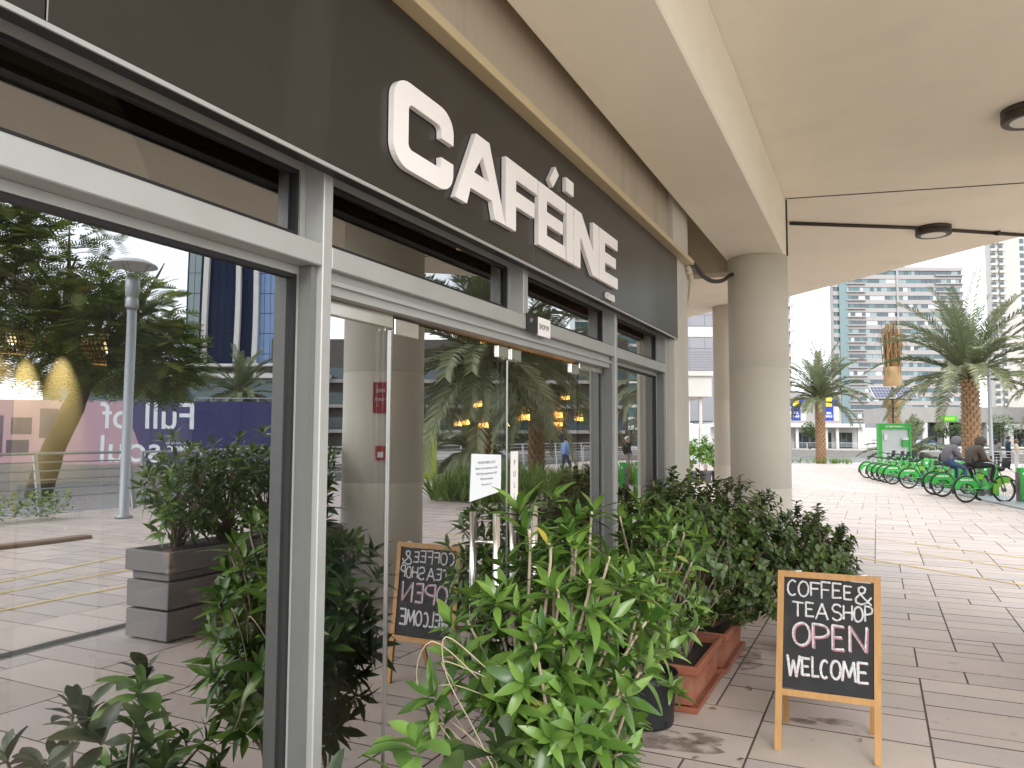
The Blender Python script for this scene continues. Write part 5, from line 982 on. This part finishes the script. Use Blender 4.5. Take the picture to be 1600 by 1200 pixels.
sitA = dict(pelvis=(.20, 0, 1.03), waist=(.20, 0, 1.18), chest=(.30, 0, 1.38), neck=(.40, 0, 1.53), skull=(.47, 0, 1.60), crown=(.50, 0, 1.68), shl=(.31, .19, 1.42), ell=(.42, .25, 1.14), wrl=(.62, .10, 1.12), hal=(.70, .05, 1.15), shr=(.31, -.19, 1.42), elr=(.40, -.26, 1.15), wrr=(.62, -.10, 1.12), har=(.70, -.05, 1.15),
            hipl=(.22, .10, .98), knl=(.40, .17, .58), anl=(.42, .2, .12), tol=(.58, .21, .05), hipr=(.24, -.11, .99), knr=(.70, -.17, 1.0), anr=(.62, -.16, .60), tor=(.78, -.16, .54))
sitB = dict(sitA, knr=(.60, -.17, .86), anr=(.60, -.18, .42), tor=(.75, -.18, .36), knl=(.58, .17, .84), anl=(.56, .18, .42), tol=(.72, .18, .36), skull=(.48, 0, 1.62), crown=(.53, 0, 1.70))
pA = b0+rowd*SS[0]; pB = b0+rowd*SS[1]
person('man in a dark brown hoodie and black trousers bent over a phone on bicycle', sitA, dict(top='hoodie_brown', legs='black_cloth', skin='skin', shoe='shoe', face=(1, 0, -.55), fat=1.4), (pA.x, pA.y, 0), bang, hood='hoodie_brown', phone='man in the brown hoodie')
person('man in a blue grey hoodie and jeans slumped forward on a bicycle', sitB, dict(top='hoodie_grey', legs='jeans', skin='skin', shoe='shoe', face=(1, 0, -.55), fat=1.4), (pB.x, pB.y, 0), bang, hood='hoodie_grey')
def stand(h=1.0, arm=.0, step=.0, reach=0.):
    J = dict(pelvis=(0, 0, .95), waist=(0, 0, 1.10), chest=(.0, 0, 1.32), neck=(.01, 0, 1.49), skull=(.03, 0, 1.59), crown=(.035, 0, 1.68), shl=(0, .18, 1.40), ell=(-.03+reach*.5, .25, 1.14), wrl=(.08+reach*1.4, .22, .93+reach*.5), hal=(.12+reach*1.6, .21, .85+reach*.6), shr=(0, -.18, 1.40), elr=(-.03+reach*.5, -.25, 1.14), wrr=(.08+reach*1.4, -.22, .93+reach*.5), har=(.12+reach*1.6, -.21, .85+reach*.6),
             hipl=(0, .09, .90), knl=(.03+step, .10, .50), anl=(-.02+step, .10, .09), tol=(.12+step, .12, .04), hipr=(0, -.09, .90), knr=(.03-step*.4, -.10, .50), anr=(-.02-step, -.10, .09), tor=(.12-step, -.12, .04))
    return {k_: (v[0]*h, v[1]*h, v[2]*h) for k_, v in J.items()}
fd = dict(skin='skin', shoe='shoe', face=(1, 0, 0))
person('woman with long dark hair in grey, turned away behind the far railing', stand(.98, 0), dict(fd, top='grey_cloth', legs='black_cloth'), (7.42, 49.4, 0), R(70), hair=('hair_dark', .16)); person('tall bearded man in a navy jacket standing behind the far railing', stand(1.08), dict(fd, top='navy_cloth', legs='black_cloth', fat=1.1), (8.05, 49.9, 0), R(10), hair=('hair_dark', 0)); person('woman in a cream coat leaning both arms on the far railing', stand(.98, 0, 0, .18), dict(fd, top='cream_cloth', legs='cream_cloth', fat=1.1), (8.35, 49.4, 0), R(-5), hair=('hair_brown', .06)); person('person in a black jacket at the far railing, next to the cream coat', stand(1.0), dict(fd, top='black_cloth', legs='black_cloth', fat=1.1), (9.35, 50.0, 0), R(190), hair=('hair_dark', .1))
person('man in a light blue shirt walking past the red brown palm', stand(1.0, 0, .18), dict(fd, top='blue_shirt', legs='navy_cloth'), (10.4, 30.5, 0), R(120), hair=('hair_dark', 0)); person('grey haired man in a black jacket walking beyond the strap leaf bed', stand(1.0, 0, .15), dict(fd, top='black_cloth', legs='grey_cloth'), (8.6, 33.5, 0), R(200), hair=('disc_grey', 0)); person('man in a black cap standing inside the cafe by the poster', stand(1.06), dict(fd, top='black_cloth', legs='black_cloth', fat=1.1), (-2.35, 3.62, .012), R(-20), cap='black_cloth')
# ---------------------------------------------------------------- far bank and buildings
bankp = [(62, 12), (41.5, 25.2), (26.6, 32.9), (26, 46), (30, 70), (27, 82), (10, 108), (-12, 116), (-70, 112), (-300, 200), (-300, 700), (500, 700), (500, 12)]
struct(MB().prism(bankp, -2.4, .12), 'far_bank', mat('bank_paving', (0.288, 0.266, 0.245), .85, var=.1, scale=.6))
mat('stone_grey', (0.302, 0.288, 0.277), .8, var=.06, scale=.6); mat('white_render', (0.547, 0.540, 0.518), .8, var=.03, scale=.5); mat('grey_pink', (.29, .272, .265), .75, var=.05, scale=.4); mat('shop_glass', (.035, .045, .05), .12, var=.2, scale=1, spec=.8)
mat('win_dark', (.03, .06, .075), .15, var=.1, spec=.8); mat('win_teal', (.055, .12, .13), .12, var=.1, spec=.8); mat('win_cyan', (.17, .23, .235), .15, var=.05, spec=.8); mat('win_white', (0.446, 0.475, 0.490), .4, var=.05); mat('teal_strip', (.13, .19, .20), .3, var=.05)
mat('beige_render', (.40, .385, .36), .85, var=.04, scale=.4); mat('navy_glass', (.006, .013, .04), .35, var=.2, scale=.2, spec=.15); mat('sky_refl_glass', (.10, .20, .40), .25, var=.15, scale=.15, spec=.9); mat('clad_tile', (0.238, 0.238, 0.266), .5, var=.05, scale=.8); mat('concrete', (0.288, 0.277, 0.259), .85, var=.08, scale=.5)
class Fac:
    def __init__(s, name, label, o, ux, cat='building', z=0., kindless=False):
        s.o = Vector((o[0], o[1], z)); s.ux = Vector((ux[0], ux[1], 0)).normalized(); s.n = s.ux.cross(Vector((0, 0, 1))); s.t = thing(name, label, cat, s.o)
    def P(s, u, z, d): return s.o+s.ux*u+s.n*d+Vector((0, 0, z))
    def b(s, mb, u0, u1, z0, z1, d0, d1, mi=0):
        vs = [s.P(u, z, d) for u in (u0, u1) for d in (d0, d1) for z in (z0, z1)]
        mb.add(vs, [(0, 1, 3, 2), (4, 6, 7, 5), (0, 4, 5, 1), (2, 3, 7, 6), (0, 2, 6, 4), (1, 5, 7, 3)], mi); return mb
    def part(s, name, m, *bs, par=None):
        q = MB()
        for b_ in bs: s.b(q, *b_)
        return q.build(name, m, par or s.t)
    def text(s, name, m, txt, size, u, z, d, par=None, align='LEFT', bold=0.):
        q = MB(); put_text(q, txt, size, s.P(u, z, d), s.ux, (0, 0, 1), align=align, bold=bold); return q.build(name, m, par or s.t)
rf = random.Random(77)
# office tower across the water
T = Fac('office_tower', 'tall grey office tower with ribbon windows and a teal stair strip', (-12.5, 321), (.905, .425), z=0)
W = 50.5; nf = 20; fh = 3.28
T.part('core', 'grey_pink', (0, W, 0, 66.9, -3.5, -.6))
for i in range(nf):
    z = 1.5+i*fh; T.part('spandrel', 'grey_pink', (0, W, z, z+1.65, -.595, 0)); q = MB(); u = .3
    while u < W-.4:
        w_ = min(rf.choice((1.4, 1.8, 2.6)), W-.3-u); T.b(q, u+.04, u+w_-.04, z+1.652, z+fh-.002, -.58, -.3, rf.choice((0, 0, 0, 1, 1, 1, 2, 2, 3) if 17 < u < 32 else (0, 0, 0, 0, 1, 1, 2, 3))); u += w_
    q.build('window_band', ['win_dark', 'win_teal', 'win_cyan', 'win_white'], T.t)
    T.part('ledge', 'grey_pink', (4.8, 12.4, z+1.2, z+1.62, .001, .9)); T.part('ledge', 'grey_pink', (W-11, W+.4, z+1.2, z+1.62, .001, .9)) if i > 14 else None
T.part('stair_strip', 'teal_strip', (2.1, 5.4, 1, 64, .002, .5)); T.part('roof', 'grey_pink', (-.2, W+.2, 67.1, 68.6, -3.5, .2)); T.part('side_fin', 'grey_pink', (24.5, 25.2, 1, 67, .002, .35))
# mall with posters
Ml = Fac('shopping_mall', 'low stone mall with blue and yellow window posters above a white canopy', (-14.4, 126), (.905, .425), z=.12)
Ml.part('upper_mass', 'stone_grey', (-8, 12.4, 3.9, 8.9, -14, -.6)); Ml.part('lower_wall', 'white_render', (-8, 20, 0, 3.3, -12, -1.8)); Ml.part('canopy_slab', 'white_render', (-8, 15.4, 3.3, 3.895, -6, .8)); Ml.part('coping', 'white_render', (-8, 12.5, 8.9, 9.1, -14, -.5))
for i in range(9): Ml.part('cladding_joint', 'concrete', (-8, 12.4, 3.9+i*.6, 3.93+i*.6, -.62, -.585)) if i else None
for u in (-1.5, 3.2, 4.9, 11.2, 14.6): Ml.part('post', 'white_render', (u, u+(.45 if u != 9 else 1.1), 0, 3.3, -.4, .05))
Ml.part('post', 'white_render', (8.9, 9.9, 0, 3.3, -.6, .05))
for a, b in ((-1, 3.1), (5.4, 8.7), (10.0, 11.1), (11.8, 14.4)):
    w_ = Ml.part('shop_window', 'shop_glass', (a, b, .1, 2.5, -1.79, -1.7))
    for k_ in range(4): Ml.part('window_bar', 'alu_dark', (a+(b-a)*k_/3-.04, a+(b-a)*k_/3+.04, .1, 2.5, -1.695, -1.6), par=w_)
mat('poster_blue', (.015, .035, .30), .6, var=.05); mat('poster_yellow', (.72, .55, .02), .6, var=.05); mat('poster_pink', (.62, .30, .36), .6, var=.2, scale=2); mat('poster_cream', (.66, .60, .52), .6, var=.25, scale=2)
def poster(lb, u, v, z0, z1, m, txt=None, tm='paper', size=.5):
    t2 = thing('window_poster', lb, 'poster', Ml.P((u+v)/2, z0, -.5)); q = MB(); Ml.b(q, u, v, z0, z1, -.58, -.55); q.build('sheet', m, t2)
    if txt:
        for i, s in enumerate(txt): q = MB(); put_text(q, s, size, Ml.P((u+v)/2, (z0+z1)/2-.1-i*size, -.545), Ml.ux, (0, 0, 1), align='CENTER', bold=.01); q.build('lettering', tm, t2)
for k_, u in enumerate((-.4, 3.4, 8.6)):
    w0 = ('at the column end of the mall', 'half hidden by the palm trunk', 'near the mall corner')[k_]
    poster('blue header poster '+w0, u, u+1.35, 6.6, 7.8, 'poster_blue'); poster('yellow square sale poster '+w0, u+1.352, u+2.3, 6.6, 7.95, 'poster_yellow', ('SALE',), 'ink', .42); poster('blue side poster '+w0, u+2.302, u+3.4, 6.6, 7.75, 'poster_blue'); poster('pink product poster '+w0, u, u+1.05, 4.4, 6.59, 'poster_pink' if k_ == 0 else 'poster_cream'); poster('deep blue lettered poster '+w0, u+1.052, u+2.55, 4.4, 6.59, 'poster_blue', ('BIG', 'SALE'), 'paper', .5); poster('cream product poster '+w0, u+2.552, u+3.4, 4.4, 6.59, 'poster_cream')
# car park deck and white canopy on the right
Cp = Fac('car_park', 'long grey concrete deck building with green shop signs', (6.5, 157.5), (.905, .425), z=.12)
Cp.part('upper_deck', 'concrete', (-1.5, 46, 4.6, 7.4, -14, 0)); Cp.part('ground_floor', 'concrete', (-1.5, 46, 0, 1.0, -14, -2.5)); Cp.part('void', 'shop_glass', (-1.5, 46, 1.0, 4.6, -14, -2.6))
for k_ in range(12): Cp.part('pier', 'white_render' if k_ % 3 else 'concrete', (-1+k_*3.9, -.1+k_*3.9, 0, 4.6, -2.5, -.1))
mat('sign_green', (.05, .42, .03), .5, var=.03); sgn_ = Cp.part('sign_board', 'sign_green', (6.0, 9.1, 4.75, 5.75, .001, .15)); Cp.text('lettering', 'poster_yellow', 'MARKET', .62, 7.5, 5.05, .152, sgn_, 'CENTER', .01); Cp.part('sign_board', 'sign_green', (9.9, 12.0, 4.75, 5.75, .001, .15))
Wc = Fac('white_pavilion', 'low white pavilion with a flat canopy across the water', (20.5, 128), (.905, .425), z=.12); Wc.part('canopy_slab', 'white_render', (0, 30, 3.0, 3.8, -5, .5)); Wc.part('glazing', 'shop_glass', (.5, 30, .1, 2.999, -3.2, -3))
for k_ in range(8): Wc.part('post', 'white_render', (.3+k_*3.6, .6+k_*3.6, 0, 2.999, -.4, 0))
# residential tower right
Rs = Fac('residential_tower', 'pale beige residential tower with stacked rounded balconies', (49.9, 398), (.905, .425)); Rs.part('core', 'beige_render', (0, 42, 0, 112, -5, 0))
for i in range(33):
    z = 3+i*3.3
    for a, b in ((-1.2, 1.6), (2.4, 5.0)): Rs.part('balcony', 'beige_render', (a, b, z, z+1.1, .001, 1.5)); Rs.part('window', 'win_dark', (a+.5, b-.1, z+1.25, z+2.6, .001, .06))
    Rs.part('window', 'win_dark', (12.5, 14.4, z+.4, z+2.5, .001, .06)); Rs.part('window', 'win_dark', (18, 20, z+.4, z+2.5, .001, .06))
R2 = Fac('apartment_tower', 'narrow grey apartment tower beside the round column edge', (-19.4, 211), (.905, .425)); R2.part('core', 'grey_pink', (-12, 1.35, 0, 46, -3, 0))
for i in range(13): R2.part('balcony', 'beige_render', (.2, 2.0, 3+i*3.3, 4+i*3.3, .001, 1.0))
# left gap: tile clad tower, curved balcony wing, white canopy, posts
Cl = Fac('clad_building', 'grey tile clad building behind the second column', (-16.4, 66.5), (.905, .425)); Cl.part('core', 'clad_tile', (-14, 6.2, 3.2, 40, -14, -.05))
for r0_ in range(20):
    for c0_ in range(6): Cl.part('tile', 'clad_tile', (-2.0+c0_*1.36+.02, -2.0+c0_*1.36+1.34, 6.6+r0_*1.0+.02, 6.6+r0_*1.0+.98, -.045, 0)) if not (r0_ in (4,)) else None
Cl.part('white_band', 'white_render', (-2, 6.2, 10.65, 11.55, -.04, .02))
Wg = Fac('balcony_wing', 'white wing with a louvred balcony over slim posts', (-9.6, 40.0), (.905, .425)); Wg.part('slab', 'white_render', (-6, 3.6, 3.9, 5.0, -8, .0)); Wg.part('floor_edge', 'white_render', (-6, 3.7, 5.0, 5.25, -8, .15))
for k_ in range(8): Wg.part('louvre', 'clad_tile', (-6, 3.7, 5.3+k_*.14, 5.38+k_*.14, -.1, .05))
for u in (2.35, 3.0, .2): Wg.part('post', 'white_render', (u, u+.16, .0, 3.9, -.5, -.34))
Wg.part('shop_window', 'shop_glass', (-6, 3.6, .5, 2.6, -7.9, -7.8)); Wg.part('rear_wall', 'stone_grey', (-6, 3.6, 0, 3.9, -8.4, -7.95))
mat('pot_grey', (.08, .08, .085), .7, var=.1)
for k_, (x, y) in enumerate(((-5.0, 30.1), (-4.5, 30.4), (-4.1, 30.7))):
    round_pot(('dark square shouldered pot with a leafy plant, by the wing posts', 'dark pot with a leafy plant between two like it', 'dark pot with a leafy plant nearest the second column')[k_], (x, y, .004), .2, .24, .42, 'pot_grey', False)
    shrub('potted_plant', ('tall leafy potted plant by the slim white posts', 'tall leafy potted plant in the middle of three', 'tall leafy potted plant nearest the second column')[k_], 'plant', (x, y, .38), (x, y, 1.15), (.3, .3, .6), LS_fran, 26, 7, 90+k_, nobj=0, xmin=-99, sc_=(1.2, 1.9))
# ------- seen in the shop glass: hoarding, blue tower, long building, sign building, white striped tower
Hd = Fac('hoarding', 'long purple and pink site hoarding with white slogan on the far quay', (26.9, 32.9), (.895, -.446), cat='hoarding', z=.12)
mat('hoard_blue', (.020, .020, .115), .5, var=.03); mat('hoard_violet', (.055, .045, .14), .5, var=.05, scale=.3); mat('hoard_pink', (.50, .31, .36), .5, var=.06, scale=.3); mat('hoard_red', (.18, .03, .08), .5, var=.03)
cuts = [(0, .45, 'hoard_red'), (.45, 3.1, 'hoard_blue'), (3.1, 5.75, 'hoard_blue'), (5.75, 8.0, 'hoard_violet'), (8.0, 10.2, 'hoard_violet'), (10.2, 12.8, 'hoard_pink'), (12.8, 15.4, 'hoard_pink'), (15.4, 18.0, 'hoard_pink'), (18, 24, 'hoard_pink')]
for a, b, m in cuts: Hd.part('panel', m, (a+.008, b-.008, 0, 3.46, -.06, 0))
Hd.part('top_rail', 'galv', (.5, 5.7, 3.62, 3.67, -.05, -.01)); 
for k_ in range(7): Hd.part('stanchion', 'galv', (.5+k_*.86, .55+k_*.86, 3.461, 3.62, -.05, -.01))
q = MB(); q.add([Hd.P(9.6, 3.458, .004), Hd.P(8.2, 0.01, .004), Hd.P(10.3, .01, .004), Hd.P(11.0, 3.458, .004)], [(0, 1, 2, 3)]); q.build('diagonal_band', 'hoard_pink', Hd.t)
Hd.text('slogan', 'paper', 'Full of', 2.05, 5.55, 1.95, .012, bold=.012); Hd.text('slogan', 'paper', 'soul', 2.05, 7.4, .15, .012, bold=.012); Hd.text('small_print', 'paper', 'Community by', .24, 5.75, 1.12, .012); Hd.text('small_print', 'paper', 'DMCC', .46, 5.75, .70, .012, bold=.015)
mat('hoard_photo', (.05, .045, .11), .5, var=.5, scale=1.2)
for u, z, w_, h_ in ((13.0, 1.4, 1.0, 1.6), (14.4, 1.6, 1.1, .9), (14.5, .5, 1.2, .8), (15.9, .4, .8, 2.2), (17.2, .5, 1.6, 1.2)): Hd.part('printed_photo', 'hoard_photo', (u, u+w_, z, z+h_, .001, .006))
Bt = Fac('blue_tower', 'dark blue glass tower with curved white fins beyond the hoarding', (80.5, 93.4), (.902, -.432), z=.12); Bt.part('core', 'navy_glass', (0, 17, 7.5, 78, -14, 0))
for i in range(22):
    z = 8+i*3.2; q = MB()
    for k_ in range(6): Bt.b(q, .2+k_*.95, .2+k_*.95+.88, z, z+3.1, .001, .05, 0)
    for k_ in range(2): Bt.b(q, 14.9+k_*.95, 14.9+k_*.95+.88, z, z+3.1, .001, .05, 1)
    q.build('window_band', ['sky_refl_glass', 'win_cyan'], Bt.t)  # bright blue panes carry the sky's reflection in their colour
    q = MB()
    for k_ in range(7): Bt.b(q, 6.6+k_*1.1, 6.6+k_*1.1+1.04, z, z+3.1, .001, .05, 0)
    q.build('window_band', 'navy_glass', Bt.t)
for u in (1.3, 6.1, 8.9, 13.9):
    q = MB(); pts = [Bt.P(u+.0022*(z_-8)**1.0*(1 if u < 5 else -.4), z_, .35) for z_ in range(8, 80, 4)]
    for a, b in zip(pts, pts[1:]): q.bar(a, b, .75, .8, upv=Bt.n)
    q.build('fin', 'white_render', Bt.t)
Lb = Fac('long_building', 'long low stone building with teal glazing and white roof blades behind the hoarding', (58, 69), (.902, -.432), z=.12); Lb.part('wall', 'stone_grey', (-2, 34, 0, 5.4, -10, 0)); Lb.part('glazing', 'win_teal', (-1, 30, 5.4, 8.2, -9, -.8)); Lb.part('roof', 'white_render', (-3, 34, 8.2, 8.7, -11, .8)); Lb.part('roof', 'white_render', (1, 26, 9.6, 9.9, -9, .2))
for k_ in range(10): Lb.part('window', 'win_dark', (1+k_*3.2, 3+k_*3.2, 1.0, 2.2, .001, .05)); Lb.part('stone_course', 'concrete', (-2, 34, 2.6+k_*.28, 2.63+k_*.28, .001, .02))
Sb = Fac('sign_building', 'dark building with big white roof letters beyond the palms', (26.5, 86.2), (.902, -.432), z=.12); Sb.part('wall', mat('dark_stone', (.07, .062, .055), .7, var=.1, scale=.4), (-2, 40, 0, 13, -12, 0))
for z in (2.5, 5.4, 8.3): Sb.part('window', 'win_dark', (-1.5, 39, z, z+1.3, .001, .06)); Sb.part('balcony', 'concrete', (-1.5, 39, z-.5, z-.1, .001, 1.0))
Sb.text('lettering', 'white_acrylic', 'BRAT WHAT YOU LIVE', 1.55, -1.2, 9.75, .03, bold=.03) if False else Sb.text('lettering', 'white_acrylic', 'R THAT  LIVE', 1.6, -.9, 9.75, .08, bold=.03)
St = Fac('striped_tower', 'blue glass tower with white floor stripes seen past the column', (33.5, 149.4), (.902, -.432), z=.12); St.part('core', 'win_teal', (0, 20, 3.5, 62, -14, 0))
for i in range(24): St.part('floor_stripe', 'white_render', (-.1, 20.1, 5+i*2.4, 5.55+i*2.4, .001, .25)); 
St.part('podium', 'concrete', (-10, 30, 0, 3.5, -12, 2))
Lm = Fac('lime_panel', 'plain lime green panel standing beside the railing', (14.0, 25.9), (.902, -.432), cat='panel'); Lm.part('board', mat('lime_paint', (.32, .42, .06), .6, var=.03), (0, 1.1, .05, 2.1, -.06, 0)); Lm.part('foot', 'galv', (.1, .2, 0, .049, -.3, .3), (.9, 1.0, 0, .049, -.3, .3))
# ------- far trees, hedges, cars and boat
def far_tree(lb, x, y, h, r, seed, z0=.12, hedge=False):
    r_ = random.Random(seed); t_ = thing('far_tree' if not hedge else 'clipped_hedge', lb, 'tree' if not hedge else 'hedge', (x, y, z0)); q = MB()
    if not hedge: q.tube([(x, y, z0), (x+.1, y, z0+h*.4), (x, y, z0+h*.75)], [.13, .1, .05], 7); q.build('trunk', 'tree_bark', t_)
    c = MB()
    for i in range(900):
        p, v = ellip(r_, (x, y, z0+(h-r*.9 if not hedge else h*.5)), (r, r if not hedge else r*.5, r*.95 if not hedge else h*.5), .4); d = Vector((r_.uniform(-1, 1), r_.uniform(-1, 1), r_.uniform(-.5, 1))).normalized(); s, t2 = frame_of(d); a = r_.uniform(.12, .26); c.add([p-s*a*.5, p+d*a, p+s*a*.5, p-d*a*.6], [(0, 1, 2, 3)], 0, False, r_.random())
    c.build('crown', 'leaf_far', t_, 'stuff', lv=True)
for k_, (x, y, h, r, lb) in enumerate(((6.4, 124, 4.6, 1.5, 'round clipped tree across the water beside the kiosk'), (10.0, 126, 4.0, 1.3, 'round clipped tree across the water, left of the big palm'), (13.0, 127, 4.6, 1.8, 'spreading tree across the water, behind the big palm trunk'), (17.6, 128.5, 5.2, 2.0, 'spreading tree across the water beside the lamp pole'), (21.6, 130, 4.6, 2.0, 'spreading tree across the water, right of the lamp pole'), (-7.4, 121, 4.0, 1.3, 'slim tree before the mall, right of the water edge palm'), (-14.6, 117.5, 2.6, 1.6, 'green shrub before the mall at the column edge'), (26, 133, 5.5, 2.4, 'spreading tree across the water behind the standing people'))): far_tree(lb, x, y, h, r, 200+k_)
for k_, (x, y, lb) in enumerate(((8.5, 117, 'low clipped hedge along the far quay, left'), (15.0, 119.5, 'low clipped hedge along the far quay behind the seated men'), (22.0, 122, 'low clipped hedge along the far quay behind the standing people'))): far_tree(lb.replace(', left', ' below the round trees'), x, y, .9, 3.6, 230+k_, hedge=True)
far_tree('green tree before the striped tower', 34.5, 118, 5.5, 3, 240); far_tree('dark tree on the far quay before the sign building', 36, 78, 6, 3.2, 241); far_tree('dark round tree on the far quay left of the sign building', 44, 72, 5, 2.6, 242); far_tree('light green tree behind the hoarding end', 38.5, 33, 6.5, 2.6, 243)
def car(lb, x, y, rz, m):
    t_ = thing('parked_car', lb, 'car', (0, 0, 0)); q = MB(); prof = [(-2.1, .35), (-2.1, .8), (-1.9, .95), (-1.4, 1.0), (-.8, 1.42), (.5, 1.45), (1.1, 1.02), (1.9, .88), (2.1, .7), (2.1, .35)]
    q.prism(prof, -.82, .82, T=lambda a, b, c: (a, c, b)); q.build('body', m, t_); q = MB(); q.prism([(-1.2, 1.02), (-.75, 1.36), (.45, 1.39), (.95, 1.02)], -.825, .825, T=lambda a, b, c: (a, c, b)); q.build('windows', 'shop_glass', t_)
    for sx in (-1.3, 1.3):
        for sy in (-.8, .8): q = MB(); q.lathe([(.2, -.1), (.32, -.1), (.33, -.08), (.33, .08), (.32, .1), (.2, .1)], 18, c=(sx, sy, .33), ax='y'); q.build('wheel', 'tyre', t_)
    t_.location = (x, y, .12); t_.rotation_euler = (0, 0, rz); return t_
mat('car_white', (.72, .72, .72), .3, var=0, coat=.5); mat('car_blue', (.08, .10, .25), .3, var=0, coat=.5)
car('white car parked across the water by the round clipped trees', 4.0, 128, R(25), 'car_white'); car('dark blue car parked across the water between the clipped trees', 8.2, 131, R(25), 'car_blue')
bt = thing('white_boat', 'white flat decked boat moored behind the seated cyclists', 'boat', (9, 66, -.75)); q = MB(); q.prism([(-4, -.9), (3.2, -.9), (4.6, 0), (3.2, .9), (-4, .9)], 0, .55, T=lambda a, b, c: (9.5+a*.905-b*.425, 68+a*.425+b*.905, -.74+c)); q.build('hull', 'white_render', bt)
q = MB(); q.prism([(-3.8, -.85), (2.4, -.85), (2.4, .85), (-3.8, .85)], 1.75, 1.85, T=lambda a, b, c: (9.5+a*.905-b*.425, 68+a*.425+b*.905, -.74+c))
for a in (-3.6, -.6, 2.2):
    for b in (-.8, .8): x_, y_ = 9.5+a*.905-b*.425, 68+a*.425+b*.905; q.tube([(x_, y_, -.2), (x_, y_, 1.02)], .03, 6)
q.build('awning', 'white_render', bt)
railing('steel railing along the far quay below the mall', [(-24, 113.4), (-11, 114.8), (8, 108)], h=1.1, n_=4, step=4)
